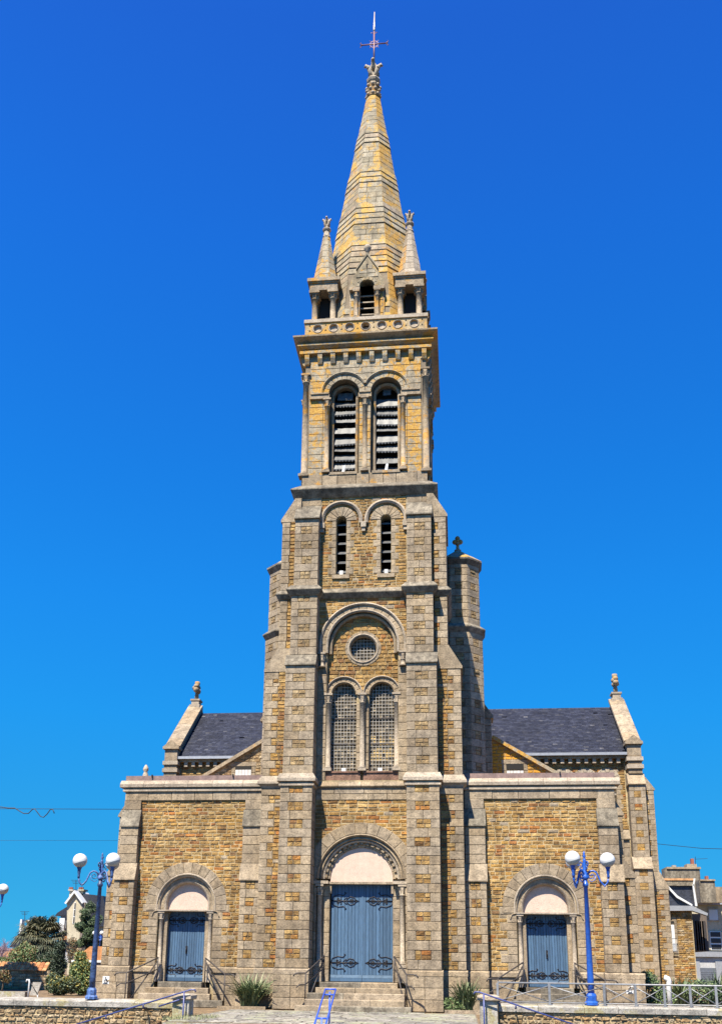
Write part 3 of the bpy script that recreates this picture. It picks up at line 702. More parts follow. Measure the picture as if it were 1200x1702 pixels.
# ================================================================== BELFRY (four faces)
BC = Vector((0, 3.1, 0)); HB = 2.26; ZB = 17.76
def bframes():
    for k, (u, n) in enumerate((((1, 0, 0), (0, -1, 0)), ((0, 1, 0), (1, 0, 0)), ((-1, 0, 0), (0, 1, 0)), ((0, -1, 0), (-1, 0, 0)))):
        yield k, Fr(BC+Vector(n)*HB, u, n)
OP = [('arch', -.77, .40, 21.50, 18.22), ('arch', .77, .40, 21.50, 18.22)]
for k, fr in bframes():
    e = 0 if k % 2 == 0 else .27
    bw = MB()
    plate(bw, fr, -HB+.04+e, HB-.04-e, ZB-.1, 22.9, [('arch', -.77, .56, 21.50, 18.2), ('arch', .77, .56, 21.50, 18.2)], -.35, -.025, 'mortar_dark')
    plate(bw, fr, -HB+.28, HB-.28, ZB, 22.9, OP, -.52, -.355, 'granite')
    bw.build('belfry_wall', church)
    hs_ = [Hole(c, .56, .80, 21.50, 18.2, jw=(.2, .2)) for c in (-.77, .77)]
    gm = 'granite_lichen'
    L0 = -HB+.22 if k % 2 == 0 else -HB+.26
    ashlar(fr, L0, -L0, 18.2, 22.8, holes=hs_, gm=gm, n=0)
    ashlar(fr, L0-.2*(k % 2 == 0), -L0+.2*(k % 2 == 0), ZB, 18.2, n=.06, H=.4, gm='granite_worn')
    for c in (-.77, .77):
        ring(fr, c, 21.50, .555, .81, 11, n=.01, mat=gm, clip=(-.77*0+min(c, 0)*2-.0, max(c, 0)*2) if False else ((-1.7, 0.0) if c < 0 else (0.0, 1.7)))
        t = MB(); t.arc(fr, c, 21.50, [(.775, -.0), (.85, .0), (.86, .05), (.82, .09), (.775, .05)], 'granite_lichen', a0=(0 if c > 0 else .42), a1=(pi-.42 if c > 0 else pi), leg=0)
        t.arc(fr, c, 21.50, [(.40, -.37), (.50, -.37), (.50, -.28), (.46, -.25), (.40, -.30)], 'granite_worn', leg=3.2)
        fixn(t.build('archivolt', church))
        t = MB(); 
        cb = (fr.P(c-.5, 18.18, -.12), fr.P(c+.5, 18.3, .05))
        t.prism(fr, [(c-.5, 18.16), (c+.5, 18.16), (c+.5, 18.26), (c-.5, 18.26)], -.40, .09, 'granite_worn'); t.build('sill', church)
        # scalloped lead louvres, unevenly spaced
        z = 18.36
        while z < 21.72:
            hgt = U(.16, .34); wv = .40 if z+hgt < 21.5 else sqrt(max(.02, .4**2-(z+hgt-21.5)**2))
            slat = MB(); n_ = 7; sc_ = random.random() < .7; lean = U(.08, .16); tl_ = U(-.015, .015)
            vs = []
            for i in range(4*n_+1):
                x = c-wv+2*wv*i/(4*n_); dz = (-.06, -.045, 0, -.045)[i % 4] if sc_ else 0; sg = .02*sin(i*.5)
                vs += [fr.P(x, z+dz+tl_*(x-c)*4, -.385+sg*.3), fr.P(x, z+hgt+sg*.5, -.385-lean), fr.P(x, z+hgt+.012+sg*.5, -.385-lean), fr.P(x, z+.012+tl_*(x-c)*4, -.373+sg*.3)]
            fs = []
            for i in range(4*n_):
                q = i*4; fs += [(q, q+4, q+5, q+1), (q+3, q+2, q+6, q+7), (q, q+3, q+7, q+4)]
            slat.add(vs, fs, 'lead'); slat.build('louvre_slat', church)
            z += hgt+U(.06, .19)
        if k == 0:
            fl_ = MB(); fl_.prism(fr, [(c-.05, 18.30), (c+.05, 18.30), (c+.08, 18.55), (c-.0, 18.55)], -.1, .0, 'white_paint'); fl_.build('floodlight', church)
    for x in (-1.38, 0.0, 1.38):
        p = fr.P(x, 0, .0); column(church, p.x, p.y, 18.26, 21.25, .085, 'granite_worn', cap=.32)
    for a, b in ((-2.02, -1.30), (-.24, .24), (1.30, 2.02)):
        t = MB(); t.prism(fr, [(a, 21.25), (b, 21.25), (b, 21.42), (a, 21.42)], -.2, .10, 'granite_worn'); t.prism(fr, [(a+.03, 21.42), (b-.03, 21.42), (b-.03, 21.47), (a+.03, 21.47)], -.2, .14, 'granite_worn'); t.build('impost', church)
t = MB(); t.box(-1.75, 1.75, 1.6, 4.6, ZB+.3, 22.6, 'dark_inside'); t.box(-2.1, 2.1, 1.3, 5.0, ZB, ZB+.3, 'dark_inside'); t.box(-2.2, 2.2, .95, 5.25, 22.6, 22.9, 'dark_inside'); t.build('belfry_shade_fill', church)  # near-black fill stands in for the shade behind the louvres, with floor and ceiling
for sx in (-1, 1):
    for sy in (-1, 1): column(church, sx*(HB-.07), 3.1+sy*(HB-.07), 18.16, 22.35, .115, 'granite_worn', cap=.36, sq=1.5)
# corbel table and cornice
X0, X1, Y0, Y1 = -HB, HB, 3.1-HB, 3.1+HB
def ring4(mb, prof, mat):
    vs = []; fs = []; k = len(prof)
    for p, z in prof:
        vs += [Vector((X0-p, Y0-p, z)), Vector((X1+p, Y0-p, z)), Vector((X1+p, Y1+p, z)), Vector((X0-p, Y1+p, z))]
    for i in range(k-1):
        for j in range(4): fs.append((i*4+j, i*4+(j+1) % 4, (i+1)*4+(j+1) % 4, (i+1)*4+j))
    fs += [(3, 2, 1, 0), tuple((k-1)*4+j for j in range(4))]
    mb.add(vs, fs, mat)
t = MB(); ring4(t, [(-.06, 22.78), (.0, 22.78), (.0, 22.86), (-.03, 23.12)], 'granite_lichen')
ring4(t, [(.10, 23.12), (.17, 23.125), (.17, 23.24), (.08, 23.26), (.08, 23.33)], 'granite_lichen'); ring4(t, [(.12, 23.335), (.25, 23.42), (.25, 23.50), (.16, 23.51), (.16, 23.56)], 'granite_lichen')
ring4(t, [(.18, 23.565), (.40, 23.70), (.41, 23.76), (.02, 23.92)], 'granite_worn'); t.build('cornice', church)
for k, fr in bframes():
    for i in range(10):
        x = -2.16+i*.48
        t = MB()
        pr = [(x-.085, 0), (x+.085, 0)]
        vs = [fr.P(a, z, n) for a, _ in pr for n, z in ((-.05, 22.70), (.05, 22.74), (.13, 22.92), (.15, 23.11), (-.05, 23.11))]
        t.add(vs, [(0, 1, 2, 3, 4), (9, 8, 7, 6, 5)]+[(j, 5+j, 5+(j+1) % 5, (j+1) % 5) for j in range(5)], 'granite_lichen'); fixn(t.build('corbel', church, center=True))
# balustrade with sunk roundels
for k, fr0 in bframes():
    fr = Fr(fr0.o-fr0.n*(-.02), fr0.u, fr0.n)
    e = 0 if k % 2 == 0 else .2
    H2 = HB+.02
    bl = MB(); cs = [-1.8+.6*i for i in range(7)]
    plate(bl, fr, -H2+e, H2-e, 23.9, 24.52, [('round', c, 24.27, .15) for c in cs], -.07, 0, 'granite_orange'); plate(bl, fr, -H2+.2, H2-.2, 23.9, 24.52, [('round', 0, 24.27, .13)], -.18, -.072, 'granite_pale')
    for c in cs: bl.arc(fr, c, 24.27, [(.15, -.02), (.20, -.02), (.20, .0), (.175, .025), (.15, .0)], 'granite_pale', 0, 2*pi, 20)
    for c in (-2.1, -1.5, -.9, -.3, .3, .9, 1.5, 2.1):
        for dz in (-.1, .12): bl.prism(fr, [(c-.035, 24.27+dz), (c+.035, 24.27+dz), (c, 24.27+dz+.07)], -.0, .006, 'dark_inside')
    bl.build('balustrade', church)
    t = MB(); t.prism(fr, [(-H2-.04+e, 24.52), (H2+.04-e, 24.52), (H2+.03-e, 24.66), (-H2-.03+e, 24.66)], -.26, .05, 'granite_pale'); t.build('coping', church)
t = MB(); t.box(-2.2, 2.2, .95, 5.25, 23.95, 24.3, 'granite_worn'); t.build('roof_slab', church)
# ================================================================== SPIRE
SPC = Vector((0.03, 3.1, 0))
def apo(z): return 1.37-.1515*(z-30.0)
def sframe(k, z0, z1):
    a = pi/4*k-pi/2; n = Vector((cos(a), sin(a), 0)); u = Vector((-sin(a), cos(a), 0))
    d = (apo(z1)-apo(z0)); v = (Vector((0, 0, z1-z0))+n*d).normalized(); nn = u.cross(v)
    return Fr(SPC+n*apo(z0)+Vector((0, 0, z0)), u, nn, v), math.hypot(z1-z0, d)
t = MB(); zs_ = [26.45, 37.2]
t.lathe(SPC.x, SPC.y, [((apo(z)-.03)/cos(pi/8), z) for z in zs_], 'mortar_dark', 8, rot=pi/8, smooth=False)
t.lathe(SPC.x, SPC.y, [(1.25, 24.2), (1.25, 26.5)], 'dark_inside', 8, rot=pi/8, smooth=False)
T8 = math.tan(pi/8)
for k in range(8):
    fr, L = sframe(k, 24.3, 26.5); h0, h1 = apo(24.3)*T8, apo(26.5)*T8
    for P in ([[(-h0, 0), (h0, 0), (h1, L), (-h1, L)]] if k % 2 else [[(-h0, 0), (-.6, 0), (-.6, L), (-h1, L)], [(.6, 0), (h0, 0), (h1, L), (.6, L)]]): t.prism(fr, P, -.08, -.03, 'mortar_dark')
t.build('spire_core', church)
bands = [(27.15, 28.6), (29.55, 30.6), (31.8, 32.75), (33.95, 34.9)]
z = 24.35; T8 = math.tan(pi/8)
while z < 37.1:
    h = .29 if z < 34 else .27
    band = any(a <= z < b for a, b in bands)
    for k in range(8):
        fr, L = sframe(k, z, min(z+h, 37.2))
        h0, h1 = apo(z)*T8, apo(z+h)*T8
        if k % 2 == 0 and z < 26.75: gapx = .62
        else: gapx = 0
        mat = 'granite_orange' if (k in (1, 2) and (not band or random.random() < .4)) else 'spire_stone'
        if band: mat = 'granite_worn' if (random.random() < .3) else 'spire_stone'
        if k in (6, 7, 5) and not band: mat = 'granite_worn' if random.random() < .3 else 'spire_stone'
        nb = 1 if h0 < .28 else 2 if h0 < .5 else 3 if h0 < .8 else 4
        off = random.choice((.0, .5)) if nb > 1 else 0
        cut = [0]+sorted((i+.5*off+U(-.08, .08)+.25)/nb for i in range(nb-1) if 0 < (i+.5*off+.25)/nb < 1)+[1]
        if nb > 1: cut = [0]+[(i+1+(.25 if off else -.2)+U(-.1, .1))/nb for i in range(nb-1)]+[1]
        for c0, c1 in zip(cut, cut[1:]):
            poly = [(-h0+2*h0*c0, 0), (-h0+2*h0*c1, 0), (-h1+2*h1*c1, L), (-h1+2*h1*c0, L)]
            if gapx and poly[0][0] < gapx-.1 and poly[1][0] > -gapx+.1: continue
            if band:
                pr = .05; q = [fr.P(a, b, .0) for a, b in poly]
                d = fr.n*.034
                vs = q+[q[0]+d-fr.v*.0, q[1]+d, q[2]+fr.n*.006, q[3]+fr.n*.006]
                c = sum(vs, Vector())/8; vv = CAM-c
                ar = (poly[1][0]-poly[0][0])*L*(F_PX/vv.length)**2*max(0, vv.normalized().dot(fr.n))
                vs = [p+(c-p)*.012 for p in vs]
                STONES.setdefault((church, 'spire_stone'), []).append((ar, vs, [(0, 3, 2, 1), (4, 5, 6, 7), (0, 1, 5, 4), (1, 2, 6, 5), (2, 3, 7, 6), (3, 0, 4, 7)], mat, random.random()))
            else: block(fr, poly, n=0, d=.04, ch=.008, gap=.012, kind='spire_stone', mat=mat)
    z += h
# dormer on the four main faces: arched louvred opening with colonnettes and gable
for k in (0, 2, 4, 6):
    a = pi/4*k-pi/2; n = Vector((cos(a), sin(a), 0)); u = Vector((-sin(a), cos(a), 0)); fr = Fr(SPC+n*2.17, u, n)
    d = MB(); plate(d, fr, -.66, .66, 24.4, 26.1, [('arch', 0, .28, 26.1-.28+.2, 24.6)] if False else [('rect', -.28, .28, 24.6, 26.1)], -.5, -.02, 'granite_worn')
    P = [(-.66, 26.1), (-.28, 26.1)]+[(-.28*cos(pi*i/12), 26.1+.28*sin(pi*i/12)) for i in range(1, 12)]+[(.28, 26.1), (.66, 26.1), (.62, 26.4), (.36, 26.86), (.0, 27.5), (-.36, 26.86), (-.62, 26.4)]
    tri = geometry.tessellate_polygon([[Vector((x, y, 0)) for x, y in P]]); kk = len(P)
    d.add([fr.P(x, y, -.02) for x, y in P]+[fr.P(x, y, -1.1) for x, y in P], [tuple(q) for q in tri]+[tuple(i+kk for i in q) for q in tri]+[(i, (i+1) % kk, (i+1) % kk+kk, i+kk) for i in range(kk)], 'spire_stone')
    d.prism(fr, [(-.3, 24.6), (.3, 24.6), (.3, 26.4), (-.3, 26.4)], -.75, -.6, 'dark_inside')
    fixn(d.build('dormer', church))
    ring(fr, 0, 26.1, .28, .42, 7, n=.015, mat='spire_stone')
    ashlar(fr, -.62, -.5, 24.6, 25.75, gm='granite_lichen', lo=.1, hi=.3); ashlar(fr, .5, .62, 24.6, 25.75, gm='granite_lichen', lo=.1, hi=.3)
    for s in (-1, 1):
        p = fr.P(s*.40, 0, .04); column(church, p.x, p.y, 24.62, 25.85, .07, 'granite_worn', cap=.26)
        d = MB(); d.prism(fr, [(s*.46-.2, 25.85), (s*.46+.2, 25.85), (s*.46+.2, 25.98), (s*.46-.2, 25.98)], -.3, .16, 'granite_worn'); d.build('impost', church)
        d = MB(); P = [(s*.42, 26.84), (s*.42, 26.93), (s*.0, 27.62), (0, 27.5)]
        d.prism(fr, P if s > 0 else P[::-1], -.5, .018, 'spire_stone'); fixn(d.build('coping', church))
    for va, vb in ((26.5, 26.68), (26.68, 26.86), (26.86, 27.05)):
        hw_ = .60-(vb-26.4)*.62
        for q0, q1 in ((-hw_, 0), (0, hw_)): rect(fr, q0, q1, va, vb, n=.0, mat=random.choice(('spire_stone', 'granite_lichen')), kind='spire_stone')
    d = MB(); d.prism(fr, [(-.04, 26.85), (.04, 26.85), (.04, 27.1), (-.04, 27.1)], -.0, .004-.01, 'dark_inside'); p = fr.P(0, 0, -.1)
    d.lathe(p.x, p.y, [(.06, 27.6), (.06, 27.72), (.13, 27.8), (.15, 27.9), (.1, 28.0), (.03, 28.05)], 'granite_pale', 10); d.build('finial', church)
    for i in range(5):
        z = 24.72+.27*i; d = MB(); vs = [fr.P(x, zz, nn) for x in (-.28, .28) for nn, zz in ((-.22, z), (-.45, z+.14), (-.45, z+.19), (-.22, z+.05))]
        d.add(vs, [(0, 1, 2, 3), (7, 6, 5, 4)]+[(j, 4+j, 4+(j+1) % 4, (j+1) % 4) for j in range(4)], 'granite_pale'); fixn(d.build('louvre_slat', church))
# crown of the spire: carved collar, moulding, leafy finial, iron cross
def finial(name, x, y, z, s_, mat='granite_pale', parent=church, fl=1.0):
    f = MB()
    f.lathe(x, y, [(.17*s_, z), (.20*s_, z+.08*s_), (.17*s_, z+.18*s_), (.30*s_, z+.32*s_), (.34*s_, z+.42*s_), (.30*s_, z+.5*s_), (.15*s_, z+.54*s_), (.14*s_, z+1.0*s_), (.17*s_, z+1.25*s_), (.12*s_, z+1.45*s_), (.05*s_, z+1.5*s_)], mat, 8, rot=pi/8, smooth=False)
    for k in range(4):
        for (z0, rr, hh, a_) in ((.6, .34, .5, pi/4), (.95, .42, .45, 0)):
            a = pi/2*k+a_; c, q = cos(a), sin(a)
            rr *= fl; P = [(.10, z0), (.20*fl+.03, z0+hh*.35), (.28*fl, z0+hh*.75), (rr, z0+hh), (rr*1.12, z0+hh*(.92 if fl == 1 else .78))]
            f.tube([(x+c*r_*s_, y+q*r_*s_, z+zz*s_) for r_, zz in P], .07*s_, mat, 6, rs=[.07*s_, .09*s_, .10*s_, .08*s_, .045*s_])
    return f.build(name, parent, center=True)
t = MB(); t.lathe(SPC.x, SPC.y, [(.34, 37.15), (.30, 37.2), (.33, 37.35), (.27, 37.42), (.31, 37.6), (.25, 37.68), (.29, 37.85), (.23, 37.95), (.24, 38.05)], 'granite_worn', 8, rot=pi/8, smooth=False)
for k in range(8):
    for j, z in enumerate((37.28, 37.52, 37.76)):
        a = pi/4*k+(j % 2)*pi/8; t.sphere((SPC.x+.29*cos(a), SPC.y+.29*sin(a), z), .075, 'granite_pale', 6, 4)
t.build('carved_collar', church)
finial('finial', SPC.x, SPC.y, 37.75, .92, fl=.88)
cr = MB(); cx, cy = SPC.x+.02, SPC.y
cr.tube([(cx, cy, 39.0), (cx, cy, 40.9)], .035, 'cross_iron', 8); cr.build('cross', church)
t = MB(); t.tube([(cx-.60, cy, 40.2), (cx+.60, cy, 40.2)], .028, 'cross_iron', 8)
for sx, sz in ((-1, 0), (1, 0), (0, 1)):
    for s in (-1, 1):
        b0 = Vector((cx+sx*.5, cy, 40.2+sz*.55)); q = Vector((sx, 0, sz)); r_ = Vector((sz, 0, sx))*s
        t.tube([b0, b0+q*.05+r_*.05, b0+q*.12+r_*.10, b0+q*.08+r_*.14], .014, 'cross_iron', 5)
t.arc(front(cy), cx, 40.2, [(.17, -.007), (.184, -.007), (.184, .007), (.17, .007)], 'cross_iron', 0, 2*pi, 20)
for k in range(4):
    a = pi/4+pi/2*k; t.tube([(cx+.1*cos(a), cy, 40.2+.1*sin(a)), (cx+.28*cos(a), cy, 40.2+.28*sin(a))], .014, 'cross_iron', 5)
t.build('cross_arm', church)
t = MB(); t.tube([(cx, cy, 40.9), (cx, cy, 41.0), (cx, cy, 41.2), (cx+.01, cy, 42.0)], .03, 'cross_gilt', 8, rs=[.035, .055, .04, .022]); t.build('lightning_rod', church)
# ================================================================== PINNACLES
for sx in (-1, 1):
    for sy in (-1, 1):
        px_, py_ = sx*1.63, 3.1+sy*1.63; q = .35
        for a in (-1, 1):
            for b in (-1, 1): column(church, px_+a*q, py_+b*q, 24.66, 25.95, .105, 'granite_worn', cap=.22, base=.04, sq=1.55)
        t = MB()
        t.box(px_-.2, px_+.2, py_-.0, py_+.2, 24.5, 26.1, 'dark_inside')  # near-black block painted in for the shade between the columns
        for a in (-1, 1):
            t.box(px_+a*q-.2, px_+a*q+.2, py_-.56, py_+.56, 25.955, 26.06, 'granite_worn')
        t.box(px_-.53, px_+.53, py_-.53, py_+.53, 26.07, 26.36, 'granite_worn'); t.box(px_-.57, px_+.57, py_-.57, py_+.57, 26.365, 26.42, 'granite_worn')
        t.box(px_-.62, px_+.62, py_-.62, py_+.62, 26.425, 26.56, 'granite_worn')
        t.lathe(px_, py_, [(.47, 26.56), (.13, 28.85)], 'mortar_dark', 8, rot=pi/8, smooth=False); t.build('pinnacle', church)
        z0 = 26.56; c0 = Vector((px_, py_, 0))
        ap = lambda z: .485-(z-26.56)*(.485-.135)/2.3
        while z0 < 28.8:
            h = .30
            for k in range(8):
                a = pi/4*k-pi/2; n = Vector((cos(a), sin(a), 0)); u = Vector((-sin(a), cos(a), 0)); dd = ap(z0+h)-ap(z0)
                v = (Vector((0, 0, h))+n*dd).normalized(); fr = Fr(c0+n*ap(z0)+Vector((0, 0, z0)), u, u.cross(v), v); L = math.hypot(h, dd)
                m_ = 'granite_lichen' if (sx < 0 and k in (0, 1)) else 'granite_worn' if k in (6, 7) else 'granite_pale'
                h0, h1 = ap(z0)*T8, ap(z0+h)*T8
                block(fr, [(-h0, 0), (h0, 0), (h1, L), (-h1, L)], n=0, d=.03, ch=.006, gap=.01, kind='spire_stone', mat=m_)
            z0 += h
        t = MB(); t.lathe(px_, py_, [(.15, 28.82), (.17, 28.85), (.13, 28.9), (.11, 29.15), (.10, 29.2)], 'granite_pale', 8, smooth=False); t.build('collar', church)
        finial('finial', px_, py_, 29.0, .52, fl=.72)
# ================================================================== PORTALS, DOORS, STEPS
def scroll(mb, fr, pts, r, mat, n=0.0):
    mb.tube([fr.P(u, v, n) for u, v in pts], r, mat, 6)
def spiral(cu, cv, r0, r1, a0, turns, k=14):
    return [(cu+(r0+(r1-r0)*i/k)*cos(a0+turns*2*pi*i/k), cv+(r0+(r1-r0)*i/k)*sin(a0+turns*2*pi*i/k)) for i in range(k+1)]
def hinge(parent, fr, u0, v0, s, L, H):
    """wrought strap hinge: bar with paired scrolls and leaf ends; s = direction of the bar"""
    t = MB(); n = .022
    X = lambda pts: [(u0+s*a*L, v0+b*H) for a, b in pts]
    scroll(t, fr, X([(0, 0), (.98, 0)]), .017, 'iron', n)
    for b in (-1, 1):
        scroll(t, fr, X([(.02, .10*b), (.06, .62*b), (.26, .92*b), (.46, .80*b), (.56, 1.18*b), (.50, 1.30*b)]), .013, 'iron', n)
        sp = spiral(0, 0, .02, .42, 0, 1.15)
        scroll(t, fr, [(u0+s*(.27+c*.30)*L, v0+b*(.42+d*.8)*H*.75) for c, d in sp], .012, 'iron', n)
        scroll(t, fr, X([(.56, 0), (.60, .30*b), (.72, .62*b), (.86, .50*b), (.93, .16*b), (1.0, 0)]), .013, 'iron', n)
        scroll(t, fr, [(u0+s*(.76+c*.20)*L, v0+b*(.25+d*.55)*H*.8) for c, d in sp], .011, 'iron', n)
        scroll(t, fr, X([(.46, 0), (.52, .35*b), (.60, .50*b)]), .011, 'iron', n)
    t.prism(fr, [(u0+s*L*1.0, v0-.022), (u0+s*L*1.07, v0), (u0+s*L*1.0, v0+.022)][::(1 if s > 0 else -1)], 0, .03, 'iron')
    return fixn(t.build('strap_hinge', parent))
def make_door(cu, hw, z0, z1, y, per, big):
    fr = front(y); d = MB(); d.box(cu-hw, cu+hw, y+.02, y+.07, z0, z1, 'door_blue', .3); dr = d.build('door', church)
    for s in (-1, 1):
        a, b = mir(s, .006, hw); a += cu; b += cu
        for i in range(per):
            x0 = a+(b-a)*i/per; x1 = a+(b-a)*(i+1)/per
            m_ = MB(); o = U(-.004, .004); zt = z1-.01
            m_.add([fr.P(x0+.004, z0+.22, .02+o-.012), fr.P(x1-.004, z0+.22, .02+o-.012), fr.P(x1-.004, zt, .02+o-.012), fr.P(x0+.004, zt, .02+o-.012),
                    fr.P(x0+.010, z0+.22, .012+o), fr.P(x1-.010, z0+.22, .012+o), fr.P(x1-.010, zt, .012+o), fr.P(x0+.010, zt, .012+o)], [(4, 5, 6, 7), (0, 1, 5, 4), (1, 2, 6, 5), (2, 3, 7, 6), (3, 0, 4, 7)], 'door_blue')
            m_.build('plank', dr, center=True)
        m_ = MB(); m_.box(a, b, y-.035, y+.02, z0+.02, z0+.12, 'door_blue'); m_.box(a, b, y-.028, y+.02, z0+.125, z0+.215, 'door_pale'); m_.build('kick_board', dr, kind=None)
        hL = (hw-.16) if big else hw-.05
        for z in ((z0+.58, z1-.52) if big else (z0+.36, z1-.30)): hinge(dr, fr, cu+s*(hw-.01), z, -s, hL, .21 if big else .16)
    m_ = MB()
    if big: m_.box(cu-.012, cu+.03, y-.03, y, z0+.2, z1-.05, 'door_blue')
    else:
        m_.box(cu-.03, cu+.03, y-.03, y, z0+.88, z0+1.12, 'iron'); m_.tube([(cu, y-.03, z0+1.05), (cu, y-.07, z0+1.05), (cu+.01, y-.08, z0+.92)], .012, 'iron', 6)
    m_.build('meeting_strip' if big else 'handle', dr)
def tympanum(cu, r, zs, y, z0):
    t = MB(); P = [(cu-r, z0), (cu+r, z0)]+[(cu+r*cos(pi*i/24), zs+r*sin(pi*i/24)) for i in range(25)]
    t.prism(front(y), P, -.06, 0, 'plaster_pink'); t.build('tympanum', church)
# main portal
make_door(0.02, .99, .80, 3.80, 1.12, 9, True)
tympanum(0, 1.0, 3.95, 1.0, 3.84)
t = MB(); t.box(-1.36, 1.36, .86, 1.3, 3.79, 3.86, 'granite'); t.build('lintel', church)
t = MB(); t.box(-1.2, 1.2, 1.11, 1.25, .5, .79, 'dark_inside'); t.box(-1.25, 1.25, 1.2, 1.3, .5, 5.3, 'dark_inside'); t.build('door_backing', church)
t = MB(); t.arc(F7, 0, 3.95, [(1.24, -.22), (1.44, -.22), (1.44, -.06), (1.42, .0), (1.38, .02), (1.35, -.03), (1.33, -.10), (1.30, -.07), (1.26, -.06), (1.24, -.12)], 'granite'); fixn(t.build('archivolt', church))
t = MB(); t.arc(F7, 0, 3.95, [(1.16, -.32), (1.24, -.32), (1.24, -.16), (1.20, -.12), (1.16, -.15)], 'granite_pale'); fixn(t.build('archivolt', church))
ring(front(.95), 0, 3.95, 1.0, 1.17, 13, n=0, d=.25)
for i in range(19):      # dentils
    a = pi*(i+.5)/19; fr = F7
    c, s_ = cos(a), sin(a); q = MB(); vs = []
    for n_ in (-.26, -.17):
        for r_, da in ((1.08, -.045), (1.08, .045), (1.17, .045), (1.17, -.045)):
            vs.append(fr.P(r_*cos(a+da), 3.95+r_*sin(a+da), n_))
    q.add(vs, [(0, 1, 2, 3), (7, 6, 5, 4), (0, 4, 5, 1), (1, 5, 6, 2), (2, 6, 7, 3), (3, 7, 4, 0)], 'granite'); fixn(q.build('dentil', church))
for s in (-1, 1):
    ashlar(front(.95), *mir(s, 1.0, 1.22), .8, 3.78, H=.36, n=.0)
    t = MB(); t.box(*mir(s, 1.0, 1.22), .975, 1.3, .0, 3.8, 'mortar_dark'); t.box(*mir(s, 1.22, 1.45), .9, 1.05, 0, 3.8, 'granite'); t.build('jamb', church)
    column(church, s*1.31, .80, 1.25, 3.78, .075, cap=.36)
    t = MB(); t.box(*mir(s, 1.2, 1.44), .70, .95, .80, 1.25, 'granite_pale'); t.build('pedestal', church)
    t = MB(); t.box(*mir(s, 1.03, 1.49), .66, .96, 3.785, 3.88, 'granite_pale'); t.build('impost', church)
    t = MB(); t.box(*mir(s, .95, 1.02), .9, 1.02, 3.5, 3.78, 'granite'); t.build('corbel', church)
def steps(cu, z_top, spec, yb):
    """spec = [(half width left, half width right, z top, y front, y back)]"""
    for a, b, z, y0, y1 in spec:
        xs = [cu-a]+([cu-a+(a+b)*U(.3, .7)] if a+b > 1.5 else [])+[cu+b]
        for x0, x1 in zip(xs, xs[1:]):
            t = MB(); fr = front(y0); e = .006; w0, w1 = x0+e, x1-e
            vs = [Vector((x, y, zz)) for x in (w0, w1) for y, zz in ((y0, 0), (y0+U(-.004, .004), z-.02), (y0+.02, z), (y1, z), (y1, 0))]
            t.add(vs, [(0, 1, 2, 3, 4), (9, 8, 7, 6, 5)]+[(i, i+5, (i+1) % 5+5, (i+1) % 5) for i in range(5)], random.choice(('granite', 'granite_dark', 'granite'))); fixn(t.build('step', church, center=True))
steps(0, .8, [(1.72, 1.66, .16, -1.15, -.80), (1.47, 1.45, .33, -.85, -.50), (1.46, 1.44, .50, -.55, -.18), (1.25, 1.44, .65, -.20, .16), (1.18, 1.2, .80, .14, 1.1)], 1)
def railing(pts_top, pts_low, posts, label_parent, blue=False):
    t = MB(); t.tube(pts_top, .022, 'dark_rail', 8); t.build('handrail', label_parent)
    t = MB(); t.tube(pts_low, .018, 'dark_rail', 8); t.build('lower_rail', label_parent)
    for p in posts:
        t = MB(); t.tube([Vector(p[0]), Vector(p[1])], .02, 'dark_rail', 8); t.build('post', label_parent)
def curl(p, d, r=.09):        # small downward hook at the end of a rail
    p = Vector(p); d = Vector(d).normalized()
    return [p, p+d*.22, p+d*.32+Vector((0, 0, -.02)), p+d*.37+Vector((0, 0, -.09))]
def door_rails(cu, hw, y_in, y_out, z_in, z_out, g, where, spread):
    for s in (-1, 1):
        side = 'left' if s < 0 else 'right'
        r = thing('stair_railing', 'dark iron stair railing on the %s side of the steps to the %s' % (side, where), 'railing', (cu+s*hw, y_in, 0), 'iron railings beside the church doors')
        M_ = Vector((cu+s*hw, y_in, 0))
        a = Vector((cu+s*hw, y_in, z_in)); b = Vector((cu+s*(hw+spread), y_out, z_out))
        low = Vector((0, 0, -.36))
        L = lambda P: [p-M_ for p in P]
        dirn = (b-a); dirn.z = 0
        tp = [a, a+(b-a)*.5, b]+curl(b, (s*1, -.35, 0))[1:]
        lp = [a+low, b+low*.9]+[b+low*.9+Vector((s*.15, -.12, -.0)), b+low*.9+Vector((s*.24, -.2, -.09))]
        railing(L(tp), L(lp), [(L([a+Vector((0, 0, .02))])[0], L([Vector((a.x, a.y, g[0]))])[0]), (L([b+Vector((0, 0, .01))])[0], L([Vector((b.x, b.y, g[1]))])[0])], r)
        t = MB(); q0 = a+Vector((s*.02, 0, -.12)); q1 = Vector((b.x-s*.1, b.y+.15, g[1]+.12)); t.tube(L([q0, q1]), .022, 'dark_rail', 8); t.build('brace', r)
door_rails(0, 1.08, .45, -.55, 1.58, 1.06, (.8, .2), 'main door', .42)
